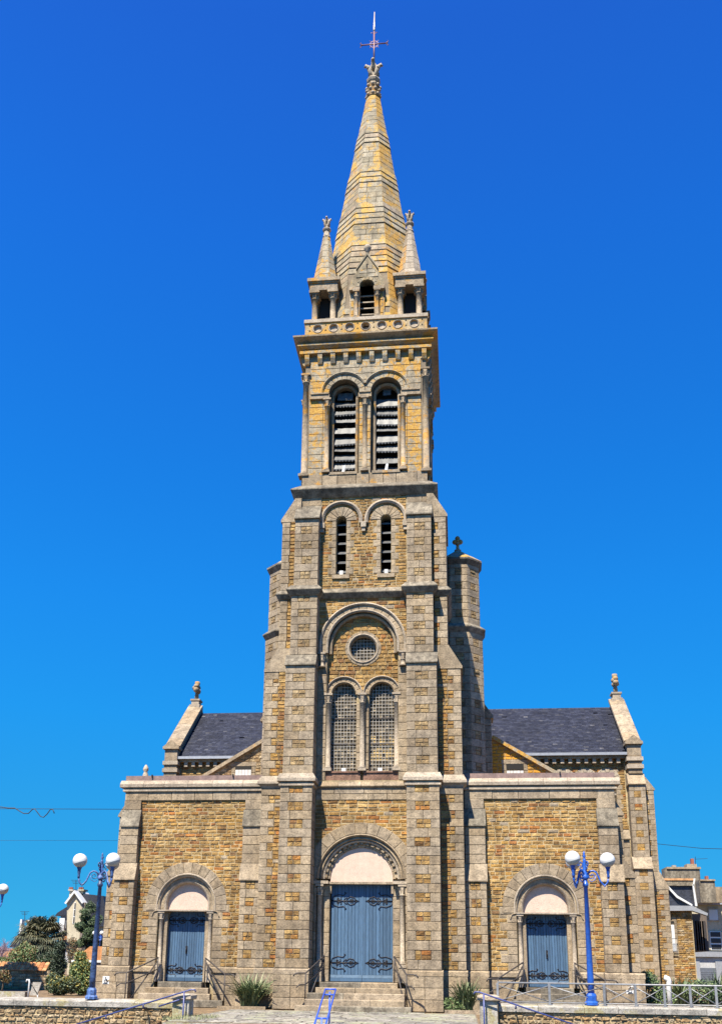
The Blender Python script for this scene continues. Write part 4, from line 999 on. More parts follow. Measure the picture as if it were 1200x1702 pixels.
# ================================================================== AISLES
YA, YB_ = 1.34, 1.02
for s in (-1, 1):
    side = 'left' if s < 0 else 'right'
    F = front(YA); a0, a1 = mir(s, 3.27, 8.05); DC = s*5.78
    aw = MB(); plate(aw, front(YA+.018), a0, a1, 0, 7.2, [('arch', DC, .92, 3.15, .05)], -.30, 0, 'mortar')
    plate(aw, front(YA+.34), a0+.1, a1-.1, 0, 7.1, [('arch', DC, .69, 3.15, .05)], -.2, 0, 'granite')
    aw.box(*mir(s, 3.2, 8.05), 1.9, 7.0, 6.9, 7.22, 'mortar'); aw.box(*mir(s, 7.75, 8.05), 1.8, 7.0, 0, 6.9, 'mortar_dark')
    aw.build('aisle_wall', church)
    H = Hole(DC, .92, 1.32, 3.15, .0, jw=(.30, .52))
    H2 = Hole(DC, .92, 1.32, 3.15, .0, jw=(.0, .0))
    b0, b1 = mir(s, 3.90, 7.54)
    ashlar(F, *mir(s, 3.95, 4.75), 0, 1.02, H=.36); ashlar(F, *mir(s, 6.75, 7.46), 0, 1.02, H=.36)
    t = MB()
    for p in ((3.90, 4.86), (6.70, 7.54)): wedge(t, *mir(s, *p), YA-.05, YA+.01, YA+.1, 1.02, 1.2, 'granite', .13)
    fixn(t.build('plinth_cap', church))
    wall(F, b0, b1, 1.2, 6.56, [H], lmin=.15, lmax=.38, H=.245)
    ashlar(F, *mir(s, 3.3, 8.08), 6.56, 6.88, H=.32, n=.05, lo=.6, hi=1.0)
    ring(F, DC, 3.15, 1.0, 1.36, 13, n=.016)
    for q in (-1, 1): ashlar(F, *sorted((DC+q*.92, DC+q*1.34)), 2.95, 3.16, H=.2, n=.016)
    t = MB(); t.arc(F, DC, 3.15, [(.88, -.14), (1.0, -.14), (1.01, .0), (.99, .035), (.96, .035), (.94, -.02), (.90, -.03), (.88, -.08)], 'granite_pale', leg=.2)
    t.arc(F, DC, 3.15, [(.76, -.20), (.88, -.20), (.88, -.11), (.76, -.11)], 'granite', leg=.2)
    t.arc(F, DC, 3.15, [(.68, -.34), (.78, -.34), (.78, -.14), (.75, -.10), (.71, -.13), (.68, -.20)], 'granite_pale', leg=.2); fixn(t.build('archivolt', church))
    tympanum(DC, .71, 3.15, YA+.30, 2.97)
    make_door(DC, .645, .72, 2.95, YA+.38, 8, False)
    t = MB(); t.box(DC-.95, DC+.95, YA-.03, YA+.5, 2.93, 2.975, 'granite_pale'); t.build('lintel', church)
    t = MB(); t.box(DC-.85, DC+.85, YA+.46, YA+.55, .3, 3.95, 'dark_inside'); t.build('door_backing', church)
    for q in (-1, 1):
        column(church, DC+q*.82, YA+.10, 1.15, 2.92, .065, cap=.26)
        t = MB(); t.box(*sorted((DC+q*.72, DC+q*.93)), YA+.0, YA+.22, .72, 1.15, 'granite_pale'); t.build('pedestal', church)
        t = MB(); t.box(*sorted((DC+q*.63, DC+q*.76)), YA+.16, YA+.5, .0, 2.92, 'granite'); t.build('jamb', church)
        t = MB(); P = [(DC+q*.56, 2.92), (DC+q*.66, 2.92), (DC+q*.66, 2.70)]
        t.prism(front(YA+.2), P if q > 0 else P[::-1], -.1, 0, 'granite'); fixn(t.build('corbel', church))
        t = MB(); t.tube([(DC+q*.93, YA-.02, 2.95), (DC+q*1.06, YA-.02, 2.92), (DC+q*1.12, YA-.02, 2.78)], .02, 'granite', 5)
        t.build('label_stop', church)
    steps(DC, .72, [(1.62, 1.58, .20, .35, .62), (1.18, 1.12, .38, .58, .86), (1.04, 1.0, .55, .83, 1.12), (.72, .72, .72, 1.09, 1.6)], 1)
    door_rails(DC, .78, 1.2, .55, 1.46, .98, (.72, .02), 'left side door' if s < 0 else 'right side door', .80)
    # cornice, coping stones and metal flashing of the flat roof
    t = MB(); moulding(t, [(0, 6.86), (.055, 6.87), (.055, 6.93), (.0, 6.94), (.0, 7.0)], *mir(s, 3.2, 8.10), YA-.05, 2.0, 'granite_pale'); fixn(t.build('cornice', church))
    xs = split(3.3, 8.26, .7, 1.05)
    for x0, x1 in zip(xs, xs[1:]):
        p0, p1 = mir(s, x0+.005, x1-.005); t = MB()
        vs = [Vector((x, y, z)) for x in (p0, p1) for y, z in ((YA-.15, 7.005), (YA-.16, 7.11), (YA-.02, 7.25), (YA+.6, 7.25), (YA+.6, 7.005))]
        t.add(vs, [(0, 1, 2, 3, 4), (9, 8, 7, 6, 5)]+[(i, i+5, (i+1) % 5+5, (i+1) % 5) for i in range(5)], 'granite_pale'); fixn(t.build('coping_stone', church))
    t = MB(); t.box(*mir(s, 3.26, 8.12), YA+.02, 6.9, 7.20, 7.42, 'copper'); t.build('flashing', church)
    for x in ([7.2, 4.4] if s < 0 else [6.4]):
        t = MB(); t.box(s*x-.02, s*x+.02, YA-.04, YA+.02, 7.36, 7.45, 'iron'); t.build('bracket', church)
    # inner half buttress and outer corner buttress
    for (i0, i1, outer) in ((3.27, 3.95, False), (7.47, 8.10, True)):
        bb = MB(); o1 = i1+(.50 if outer else 0)
        core(bb, *mir(s, i0, i1+(.5 if outer else 0)), YB_-.04, YA+.3, 0, 1.05); core(bb, *mir(s, i0, i1+(.06 if outer else 0)), YB_, YA+.3, 1.05, 3.92)
        core(bb, *mir(s, i0+.02, i1), YB_+.11, YA+.3, 3.92, 5.68); core(bb, *mir(s, i0+.02, i1-.02), YB_+.25, YA+.3, 5.68, 6.9)
        bb.build('buttress', church)
        yl = YB_-.0
        skin(*mir(s, i0-.04*outer, o1), YB_-.04, YA, 0, 1.02, 'ashlar', 'FLR', H=.36)
        t = MB(); wedge(t, *mir(s, i0-.045*outer, o1+.01), YB_-.045, YB_+.02, YA+.1, 1.02, 1.19, 'granite', .13); fixn(t.build('plinth_cap', church))
        skin(*mir(s, i0, i1+(.06 if outer else 0)), YB_, YA, 1.19, 3.9, 'pier')
        t = MB(); wedge(t, *mir(s, i0-.02, i1+.03+(.06 if outer else 0)), YB_-.05, YB_+.12, YA+.05, 3.9, 4.46, 'granite'); fixn(t.build('weathering', church))
        skin(*mir(s, i0+.02, i1), YB_+.11, YA, 4.46, 5.66, 'ashlar')
        t = MB(); wedge(t, *mir(s, i0, i1+.02), YB_+.06, YB_+.23, YA+.05, 5.66, 6.24, 'granite_dark'); fixn(t.build('weathering', church))
        skin(*mir(s, i0+.02, i1-.02), YB_+.23, YA, 6.24, 6.56, 'ashlar')
    # side-facing buttress at the aisle corner
    t = MB(); core(t, *mir(s, 7.9, 8.60), YA+.25, 2.6, 0, 4.3); core(t, *mir(s, 7.9, 8.33), YA+.28, 2.6, 4.3, 6.2); t.build('buttress', church)
    skin(*mir(s, 8.0, 8.60), YA+.25, 2.6, 1.2, 4.1, 'pier', 'FLR'); skin(*mir(s, 8.0, 8.33), YA+.27, 2.6, 4.45, 6.1, 'pier', 'FLR')
    t = MB(); P = [(s*8.0, 4.08), (s*8.64, 4.08), (s*8.64, 4.14), (s*8.34, 4.6), (s*8.0, 4.6)]
    t.prism(front(YA+.22), P if s > 0 else P[::-1], -1.2, 0, 'granite'); fixn(t.build('weathering', church))
    t = MB(); P = [(s*7.9, 6.06), (s*8.38, 6.06), (s*8.38, 6.12), (s*8.08, 6.62), (s*7.9, 6.62)]
    t.prism(front(YA+.24), P if s > 0 else P[::-1], -1.2, 0, 'granite'); fixn(t.build('weathering', church))
    fs = right if s > 0 else left
    ra, rb = (YA+.1, 7.0) if s > 0 else (-7.0, -YA-.1)
    wall(fs(s*8.075), ra, rb, 1.2, 6.5, ql=(s > 0), qr=(s < 0))
    # small accessibility plaque on the plinth
# ================================================================== STAIR TURRETS
for s in (-1, 1):
    cx, cy = s*3.27, 5.0
    t = MB()
    def octl(ap0, z0, ap1, z1, mat): t.lathe(cx, cy, [(ap0/cos(pi/8), z0), (ap1/cos(pi/8), z1)], mat, 8, rot=pi/8, smooth=False)
    octl(.83, 0, .83, 13.5, 'mortar_dark'); octl(.75, 13.5, .75, 16.2, 'mortar_dark'); t.build('turret', church)
    for k in range(8):
        a = pi/4*k-pi/2; n = Vector((cos(a), sin(a), 0)); u = Vector((-sin(a), cos(a), 0))
        for ap_, z0, z1 in ((.86, 7.2, 13.35), (.78, 13.62, 16.15)):
            fr = Fr(Vector((cx, cy, 0))+n*ap_, u, n); hh = ap_*T8
            if k in (3, 4, 5) : continue
            cs = rows(z0, z1, .29)
            for i, (va, vb) in enumerate(zip(cs, cs[1:])):
                if i % 2 == 0: rect(fr, -hh, hh, va, vb, n=0)
                else:
                    q = .4*hh
                    rect(fr, -hh, -q, va, vb, n=0); rect(fr, q, hh, va, vb, n=0)
                    for p_, r_ in ((va, (va+vb)/2), ((va+vb)/2, vb)): rect(fr, -q, q, p_, r_, n=0, **{**SAND, 'mat': 'sandstone_dull', 'gap': .02})
    t = MB(); oc = lambda pr, mat: t.lathe(cx, cy, [(r/cos(pi/8), z) for r, z in pr], mat, 8, rot=pi/8, smooth=False)
    oc([(.86, 13.28), (.97, 13.46), (.97, 13.50), (.78, 13.66)], 'granite_dark'); oc([(.78, 16.02), (.90, 16.20), (.90, 16.26), (.86, 16.30)], 'granite_dark'); t.build('string_course', church)
    t = MB(); oc([(.90, 16.27), (.12, 16.86)], 'granite_lichen'); t.build('turret_roof', church)
    t = MB(); oc([(.12, 16.82), (.13, 16.92), (.07, 16.95), (.06, 17.1)], 'granite_worn')
    for dx, dz in ((0, 17.2), (-.11, 17.27), (.11, 17.27), (0, 17.42), (0, 17.3)): t.sphere((cx+dx, cy, dz), .10, 'granite_worn', 8, 6)
    t.build('finial', church)
# ================================================================== NAVE GABLE WALL, LEAN-TO GABLES
t = MB()
for s in (-1, 1):
    t.box(*mir(s, 2.4, 4.35), 6.2, 6.9, 0, 10.4, 'mortar_dark')
t.build('nave_wall', church)
for s in (-1, 1):
    ashlar(front(6.1), *mir(s, 3.9, 4.42), 7.3, 10.45, lo=.25, hi=.5)
    ashlar((right if s > 0 else left)(4.42*s), *((6.14, 6.9) if s > 0 else (-6.9, -6.14)), 7.3, 10.45)
    t = MB(); P = [(s*3.6, 10.45), (s*4.5, 10.45), (s*4.5, 10.52), (s*4.15, 11.05), (s*3.6, 11.05)]
    t.prism(front(6.06), P if s > 0 else P[::-1], -.9, 0, 'granite'); fixn(t.build('weathering', church))
    # lean-to gable with shuttered window
    P = [(s*4.42, 7.2), (s*8.7, 7.2), (s*8.7, 7.25), (s*4.42, 9.85)]
    W0, W1 = s*4.98 if s > 0 else -5.62, s*5.62 if s > 0 else -4.98
    t = MB(); t.prism(front(7.03), P if s > 0 else P[::-1], -.4, 0, 'mortar'); g_ = fixn(t.build('lean_to_gable', church))
    sl = (9.85-7.25)/(8.7-4.42); fr = front(7.0)
    zz = rows(7.3, 9.8, .13)
    for va, vb in zip(zz, zz[1:]):
        xe = 4.42+(9.85-vb)/sl
        a_, b_ = mir(s, 4.42, xe); iv = [(a_, b_)]
        if va < 8.98: iv = [(a_, min(b_, W0-.16)), (max(a_, W1+.16), b_)]
        for p, q in iv:
            if q-p < .08: continue
            xs = split(p, q, .16, .36)
            for x0, x1 in zip(xs, xs[1:]): rect(fr, x0, x1, va, vb, n=0, **{**SAND, 'mat': 'sandstone_lichen' if s > 0 else 'rubble'})
    for p in ((W0-.16, W0), (W1, W1+.16)): ashlar(fr, *p, 7.3, 8.84, lo=.1, hi=.3)
    rect(fr, W0-.2, W1+.2, 8.84, 9.02, n=.01)
    t = MB(); t.box(W0, W1, 6.98, 7.01, 8.62, 8.84, 'dark_inside'); 
    for i in range(5):
        x = W0+(W1-W0)*i/5; t.box(x+.006, x+(W1-W0)/5-.006, 6.975, 7.0, 7.3, 8.58 if s > 0 else 8.70, 'shutter_wood')
    t.build('shutter', church, kind='stuff')
    Ls = math.hypot(4.28, 2.6); ux = Vector((4.28*s, 0, -2.6)).normalized(); vv = Vector((2.6*s, 0, 4.28)).normalized()
    xs = split(0, Ls+.3, .6, 1.0)
    for x0, x1 in zip(xs, xs[1:]):
        t = MB(); o = Vector((s*4.42, 0, 9.85))
        vs = [o+ux*x+vv*h+Vector((0, y, 0)) for x in (x0+.004, x1-.004) for y, h in ((6.84, .0), (6.84, .13), (7.45, .16), (7.45, 0))]
        t.add(vs, [(0, 1, 2, 3), (7, 6, 5, 4)]+[(i, i+4, (i+1) % 4+4, (i+1) % 4) for i in range(4)], 'granite_lichen' if s > 0 else 'granite_worn'); fixn(t.build('coping_stone', church))
# ================================================================== TRANSEPT
YT, YR, ZE, ZR = 20.0, 24.0, 12.0, 15.25
t = MB(); t.box(-11.9, 11.9, YT+.03, 28, 0, 12.0, 'mortar'); t.build('transept_wall', church)
sd_ = Vector((0, YR-YT+.25, ZR-ZE+.2)).normalized()
t = MB(); t.add([Vector((-11.8, YT-.25, ZE-.1)), Vector((11.8, YT-.25, ZE-.1)), Vector((11.8, YR, ZR)), Vector((-11.8, YR, ZR)), Vector((-11.8, 28.3, ZE-.1)), Vector((11.8, 28.3, ZE-.1))], [(0, 1, 2, 3), (3, 2, 5, 4), (0, 3, 4), (1, 5, 2), (0, 4, 5, 1)], 'slate'); roof = t.build('transept_roof', church)
n_ = Vector((1, 0, 0)).cross(sd_); rf = Fr(Vector((0, YT-.27, ZE-.06)), (1, 0, 0), n_, sd_); LR = math.hypot(YR-YT+.25, ZR-ZE+.2)
t = MB(); k = 0; z = 0
while z < LR-.05:
    for s in (-1, 1):
        x = 3.6+(k % 2)*.12
        while x < 11.78:
            w_ = U(.20, .27); a, b = mir(s, x, min(x+w_-.008, 11.78))
            q = U(0, .006)
            if U(0, 1) > .004: t.add([rf.P(a, z, .022+q), rf.P(b, z, .022+q), rf.P(b, min(z+.24, LR), .006), rf.P(a, min(z+.24, LR), .006), rf.P(a, z, .004), rf.P(b, z, .004)], [(0, 1, 2, 3), (4, 5, 1, 0)], 'slate')
            x += w_
    z += .17; k += 1
t.build('roof_slates', church, kind='stuff')
t = MB(); t.tube([(-11.7, YR, ZR+.04), (11.7, YR, ZR+.04)], .09, 'gutter_metal', 8); t.build('ridge', church)
for s in (-1, 1):
    t = MB(); t.box(*mir(s, 3.5, 11.7), YT-.42, YT-.27, ZE-.22, ZE-.08, 'gutter_metal'); t.build('gutter', church)
    t = MB(); t.box(*mir(s, 3.5, 11.6), YT-.24, YT+.1, ZE-.36, ZE-.22, 'granite'); t.build('cornice', church)
    for i in range(20):
        x = 11.25-.40*i
        if x < 5: break
        t = MB(); t.box(s*x-.09, s*x+.09, YT-.22, YT+.05, ZE-.60, ZE-.365, 'granite_pale'); t.build('corbel', church)
    hs_ = [Hole(s*x, .40, .62, 10.55, 8.6, jw=(.2, .3)) for x in (8.5, 9.6, 10.7)] if s > 0 else [Hole(s*x, .40, .62, 10.55, 8.6, jw=(.2, .3)) for x in (8.4, 9.5)]
    wall(front(YT), *mir(s, 5.0, 11.55), 8.3, 11.65, hs_ if s > 0 else (), lmin=.22, lmax=.5)
    if s > 0:
        for h in hs_:
            ring(front(YT), h.cu, 10.55, .40, .64, 7, n=.012, mat='granite_pale')
            t = MB(); P = [(h.cu-.4, 8.6), (h.cu+.4, 8.6)]+[(h.cu+.4*cos(pi*i/12), 10.55+.4*sin(pi*i/12)) for i in range(13)]
            t.prism(front(YT), P, -.1, -.022, 'glass_dark'); t.build('window', church)
    # gable end with coping, kneelers and finial
    x0, x1 = mir(s, 11.62, 12.40)
    P = [(YT-.35, 0), (YT-.35, 12.25), (YR, 15.72), (28.2, 12.2), (28.2, 0)]
    t = MB(); vs = [Vector((x, y, z)) for x in (x0+.1, x1-.03) for y, z in P]
    t.add(vs, [(0, 1, 2, 3, 4), (9, 8, 7, 6, 5)]+[(i, i+5, (i+1) % 5+5, (i+1) % 5) for i in range(5)], 'mortar_dark'); fixn(t.build('gable_wall', church))
    Lc = math.hypot(YR-YT+.35, 3.47); uy = Vector((0, YR-YT+.35, 3.47)).normalized(); vn = Vector((0, -3.47, YR-YT+.35)).normalized()
    xs = split(0.25, Lc, .7, 1.1)
    for a, b in zip(xs, xs[1:]):
        o = Vector((0, YT-.35, 12.25)); t = MB()
        vs = [o+uy*q+vn*h+Vector((x, 0, 0)) for q in (a+.006, b-.006) for x, h in ((x0-.04, 0), (x1+.02, 0), (x1+.02, .16), ((x0+x1)/2, .24), (x0-.04, .16))]
        t.add(vs, [(0, 1, 2, 3, 4), (9, 8, 7, 6, 5)]+[(i, i+5, (i+1) % 5+5, (i+1) % 5) for i in range(5)], 'granite'); fixn(t.build('coping_stone', church))
    t = MB(); t.box(x0-.05, x1+.05, YT-.62, YT+.1, 12.3, 12.42, 'granite'); 
    t.prism(front(YT-.6), [(x0-.05, 12.42), (x1+.05, 12.42), ((x0+x1)/2, 12.78)], -.7, 0, 'granite')
    t.box(x0+.05, x1-.05, YT-.5, YT+.1, 11.75, 12.3, 'granite')
    for z in (11.45, 11.05): t.box(x0-.02, x1+.02, YT-.58, YT+.1, z, z+.2, 'granite_pale')
    t.box(x0+.05, x1-.05, YT-.5, YT+.1, 10.8, 11.75, 'granite'); t.build('kneeler', church)
    xc = (x0+x1)/2
    t = MB(); t.box(xc-.3, xc+.3, YR-.4, YR+.4, 15.5, 15.85, 'granite_pale'); t.box(xc-.22, xc+.22, YR-.3, YR+.3, 15.85, 16.1, 'granite_pale'); t.box(xc-.28, xc+.28, YR-.34, YR+.34, 16.1, 16.2, 'granite_pale'); t.build('gable_pedestal', church)
    # seen nearly edge-on: the stone cross finial stands across the gable
    t = MB(); t.lathe(xc, YR, [(.10, 16.2), (.13, 16.4), (.10, 16.6), (.12, 16.95), (.16, 17.2), (.14, 17.32)], 'granite_worn', 8)
    for z, r_ in ((16.78, .17), (17.0, .15)):
        for q in (-1, 1): t.sphere((xc, YR+q*.24, z), r_, 'granite_worn', 8, 6)
    t.sphere((xc-.1, YR-.18, 16.9), .15, 'granite', 8, 6); t.sphere((xc+.1, YR, 16.75), .13, 'granite', 8, 6); t.build('finial', church)
# transept corner buttresses (the right-hand ones are seen past the aisle)
for s in (-1, 1):
    fs = right if s > 0 else left
    def side(x, y0, y1, z0, z1): ashlar(fs(s*x), *((y0, y1) if s > 0 else (-y1, -y0)), z0, z1)
    for (x0, x1, z0, z1, y) in ((11.55, 12.42, 0, 6.0, 19.0), (11.6, 12.40, 6.6, 10.2, 19.3)):
        a_, b_ = mir(s, x0, x1)
        t = MB(); core(t, a_, b_, y, 20, z0, z1); t.build('buttress', church); pier(front(y), a_, b_, max(z0, .0), z1, H=.34, cols=1); side(x1, y, 20, z0, z1)
        t = MB(); wedge(t, a_-.03, b_+.03, y-.08, y+.32, 20, z1, z1+.62, 'granite'); fixn(t.build('weathering', church))
    for (x1, z0, z1, y) in ((13.22, 0, 5.1, 19.65), (12.86, 5.7, 10.0, 19.7)):
        t = MB(); core(t, *mir(s, 12.3, x1), y, 22, z0, z1); t.build('buttress', church); wall(front(y), *mir(s, 12.42, x1), z0, z1, qr=(s > 0), ql=(s < 0)); side(x1, y, 22, z0, z1)
    for Q, y in (([(12.3, 5.08), (13.27, 5.08), (13.27, 5.15), (12.88, 5.9), (12.3, 5.9)], 19.63), ([(12.3, 9.98), (12.92, 9.98), (12.92, 10.05), (12.42, 10.75), (12.3, 10.75)], 19.68)):
        Q = [(s*x, z) for x, z in Q]
        t = MB(); t.prism(front(y), Q if s > 0 else Q[::-1], -2.2, 0, 'granite'); fixn(t.build('weathering', church))
    wall(front(YT), *mir(s, 8.6, 11.6), 0, 8.3, lmin=.22, lmax=.5)
# chapel wall between aisle and transept, right side, with its small gabled pinnacle
t = MB(); t.box(7.6, 8.95, 7.1, 12, 0, 7.6, 'mortar_dark'); t.build('chapel_wall', church)
ashlar(front(7.07), 8.05, 8.95, .0, 7.6); ashlar(right(8.96), 7.1, 12, 0, 7.6)
t = MB(); t.box(8.1, 9.02, 6.9, 7.6, 7.6, 7.7, 'granite_pale'); t.prism(front(6.88), [(8.1, 7.7), (9.02, 7.7), (8.56, 8.1)], -.7, 0, 'granite'); t.build('kneeler', church)
t = MB(); core(t, 9.0, 9.75, 9.0, 12, 0, 6.2); t.build('buttress', church); pier(front(9.0), 9.0, 9.75, 0, 6.2, H=.32, cols=1); ashlar(right(9.75), 9.0, 12, 0, 6.2)
t = MB(); wedge(t, 8.97, 9.78, 8.92, 9.2, 12, 6.2, 6.6, 'granite'); fixn(t.build('weathering', church))
# little finial peeping over the left parapet
t = MB(); t.lathe(-7.85, 2.6, [(.17, 7.4), (.16, 7.5), (.08, 7.75), (.06, 7.8), (.10, 7.86), (.10, 7.92), (.03, 8.05)], 'granite_pale', 8); t.build('finial', church)
# ================================================================== RETAINING WALLS, PIERS, RAILS
def at(px, py, Y):        # a pixel of the photograph at a known depth, as a point of the place
    d = R2*((px-CXP)/F_PX)-U2*((py-CYP)/F_PX)+Ffw
    return CAM+d*((Y-CAM.y)/d.y)
def rubble_wall(name, label, x0, x1, zt, yf=-5.2):
    r = thing(name, label, 'wall', ((x0+x1)/2, yf, 0), 'rubble retaining walls beside the steps'); off = Vector(r.location)
    t = MB(); t.box(x0, x1, yf+.035, yf+.5, -1.3, zt-.17, 'mortar'); o = t.build('core'); o.parent = r; o.matrix_parent_inverse = Matrix.Translation(-off)
    OWNER[0] = r; fr = Fr(-off+Vector((0, yf, 0)), (1, 0, 0), (0, -1, 0))
    z = -1.28
    while z < zt-.2:
        h = min(U(.07, .13), zt-.18-z)
        if zt-.18-z-h < .05: h = zt-.18-z
        x = x0
        while x < x1:
            w_ = U(.08, .24)
            if x > 12 or x < -14: w_ *= 1.6
            b = min(x+w_, x1); j = lambda q=.022: U(-q, q)
            P = [(x+j(), z+j(.016)), ((x+b)/2+j(), z+j(.014)), (b+j(), z+j(.016)), (b+j(), z+h+j(.016)), ((x+b)/2+j(), z+h+j(.016)), (x+j(), z+h+j(.016))]
            if b-x > .05: block(fr, P, n=0, d=.06, ch=.018, gap=.022, rough=.018, prot=.014, kind='rubble_stone', mat='rubble')
            x = b
        z += h
    xs = split(x0, x1, .8, 1.25)
    for a, b in zip(xs, xs[1:]):
        t = MB(); g0, g1 = a+.005, b-.005; dz = U(-.006, .006)
        vs = [Vector((x, y, z+dz)) for x in (g0, g1) for y, z in ((yf-.035, zt-.17), (yf-.045, zt-.05), (yf-.03, zt-.03), (yf+.42, zt+.02), (yf+.5, zt), (yf+.5, zt-.17))]
        t.add(vs, [(0, 1, 2, 3, 4, 5), (11, 10, 9, 8, 7, 6)]+[(i, i+6, (i+1) % 6+6, (i+1) % 6) for i in range(6)], 'concrete')
        o = fixn(t.build('coping_stone')); o.parent = r; o.matrix_parent_inverse = Matrix.Translation(-off)
    return r
rubble_wall('retaining_wall', 'rubble retaining wall with pale coping left of the steps, below the blue lamp', -24, -4.17, .36)
rubble_wall('retaining_wall', 'rubble retaining wall right of the steps, carrying the galvanised fence', 3.98, 24, .43)
OWNER[0] = church
for x0, x1, zt, lab in ((-4.17, -3.69, .55, 'squat stone pier at the right end of the left wall'), (3.50, 3.98, .65, 'squat stone pier at the left end of the right wall')):
    r = thing('stone_pier', lab, 'pier', ((x0+x1)/2, -5.2, 0), 'stone piers at the head of the steps'); xm = (x0+x1)/2
    def loc(o): o.parent = r; o.matrix_parent_inverse = Matrix.Translation((-xm, 5.2, 0)); return o
    t = MB(); t.box(x0+.03, x1-.03, -5.42, -4.95, -1.3, zt-.13, 'concrete'); loc(t.build('shaft'))
    t = MB(); vs = []
    for q, z in ((.0, zt-.14), (-.03, zt-.12), (-.03, zt-.04), (.05, zt)): vs += [Vector((x0+q, -5.46+q, z)), Vector((x1-q, -5.46+q, z)), Vector((x1-q, -4.9-q, z)), Vector((x0+q, -4.9-q, z))]
    t.add(vs, [(3, 2, 1, 0), (12, 13, 14, 15)]+[(i*4+j, i*4+(j+1) % 4, (i+1)*4+(j+1) % 4, (i+1)*4+j) for i in range(3) for j in range(4)], 'granite_pale'); loc(t.build('cap'))
# side flights and front flight (below the picture's edge)
for s, lab in ((-1, 'stone side stairs descending to the left along the wall'), (1, 'stone side stairs descending to the right along the wall')):
    r = thing('side_stairs', lab, 'stairs', (s*4, -5.9, -.4), 'stone stairs in front of the terrace')
    for i in range(6):
        t = MB(); x0 = (.0+.45*i)*s; t.box(x0, x0+.45*s, -.7, .45, -.9, -.02-.15*i, 'concrete'); t.build('step', r)
r = thing('front_stairs', 'wide stone stairs descending from the terrace towards the street', 'stairs', (-.1, -7.6, 0), 'stone stairs in front of the terrace')
for i in range(7):
    t = MB(); t.box(-2.6, 2.6, -.36*(i+1), -.36*i, -1.3, -.02-.16*(i+1), 'concrete'); t.build('step', r)
# blue handrails
def rail_thing(name, label, pts_list, mat, r_, cat, group, base):
    r = thing(name, label, cat, base, group); b = Vector(base)
    for nm, pts in pts_list:
        t = MB(); t.tube([Vector(p)-b for p in pts], r_, mat, 8); t.build(nm, r)
    return r
a0, a1 = at(541, 1644, -7.3), at(523, 1702, -9.1); dv = (a1-a0)
a2 = a0+dv*1.7; off = Vector((.24, 0, 0))
rail_thing('stair_handrail', 'bright blue double handrail running down the middle of the front steps', [
    ('handrail', [a0+Vector((0, .0, -.0)), a2]), ('handrail', [a0+off, a2+off]), ('crossbar', [a0, a0+off]),
    ('crossbar', [a0+dv*.85, a0+dv*.85+off]), ('post', [a0+off*.5+dv*.08, Vector((a0.x+.12, a0.y-.15, -.1))]),
    ('post', [a0+dv*.86+off*.5, Vector((a0.x+.1, a0.y-1.5, -.9))]), ('crossbar', [a0+Vector((0, 0, -.05))+dv*.1, a0+off+dv*.1+Vector((0, 0, -.05))])],
    'rail_blue', .019, 'handrail', 'blue handrails of the outside stairs', (a0.x, a0.y, -.1))
L0, L1 = at(318, 1645, -5.55), at(130, 1702, -5.55); D = (L1-L0)
rail_thing('stair_handrail', 'dark blue handrail sloping down to the left in front of the wall', [
    ('handrail', [L0+Vector((.12, 0, -.06)), L0+Vector((.1, 0, .0)), L0, L0+D*1.35]),
    ('lower_rail', [L0+D*.1+Vector((0, 0, -.16)), L0+D*.3+Vector((0, .2, -.16))]),
    ('post', [L0+D*.06, L0+D*.06+Vector((0, 0, -1.3))]), ('bracket', [L0+D*.42, L0+D*.42+Vector((0, 0, -.08)), L0+D*.42+Vector((0, .28, -.1))]), ('bracket', [L0+D*.75, L0+D*.75+Vector((0, 0, -.08)), L0+D*.75+Vector((0, .28, -.1))])],
    'rail_dark', .020, 'handrail', 'blue handrails of the outside stairs', (L0.x, L0.y, -.5))
L0, L1 = at(796, 1649, -5.6), at(950, 1702, -5.6); D = (L1-L0)
rail_thing('stair_handrail', 'dark blue handrail sloping down to the right from the right pier', [
    ('handrail', [L0+Vector((-.13, 0, -.05)), L0+Vector((-.1, 0, .0)), L0, L0+D*1.35]),
    ('post', [L0+D*.05, L0+D*.05+Vector((0, 0, -1.3))]), ('bracket', [L0+D*.4, L0+D*.4+Vector((0, 0, -.08)), L0+D*.4+Vector((0, .32, -.1))])],
    'rail_dark', .020, 'handrail', 'blue handrails of the outside stairs', (L0.x, L0.y, -.5))
# galvanised fence on the right coping
fx = [at(p, 1660, -5.0).x for p in (827, 913, 1004, 1056, 1104, 1147, 1190)]+[at(1190, 1660, -5.0).x+.66*i for i in range(1, 12)]
r = thing('railing_fence', 'galvanised railing with crossed bars standing on the right wall coping', 'fence', (fx[0], -5.0, .43)); b = Vector((fx[0], -5.0, .43))
def fb(nm, p, q, w_, d_, mat='galvanised'):
    t = MB(); t.tube([Vector(p)-b, Vector(q)-b], w_, mat, 6); t.build(nm, r)
for i, x in enumerate(fx):
    t = MB(); t.box(x-b.x-.028, x-b.x+.028, -.022, .022, 0, .50, 'galvanised'); t.box(x-b.x-.06, x-b.x+.06, -.05, .05, 0, .012, 'galvanised'); t.build('post', r)
for x0, x1 in zip(fx, fx[1:]):
    fb('crossed_bar', (x0, -5.0, .50), (x1, -5.0, .88), .012, 0); fb('crossed_bar', (x0, -4.99, .88), (x1, -4.99, .50), .012, 0)
fb('top_rail', (fx[0], -5, .94), (fx[-1], -5, .94), .022, 0); fb('bottom_rail', (fx[0], -5, .485), (fx[-1], -5, .485), .014, 0)
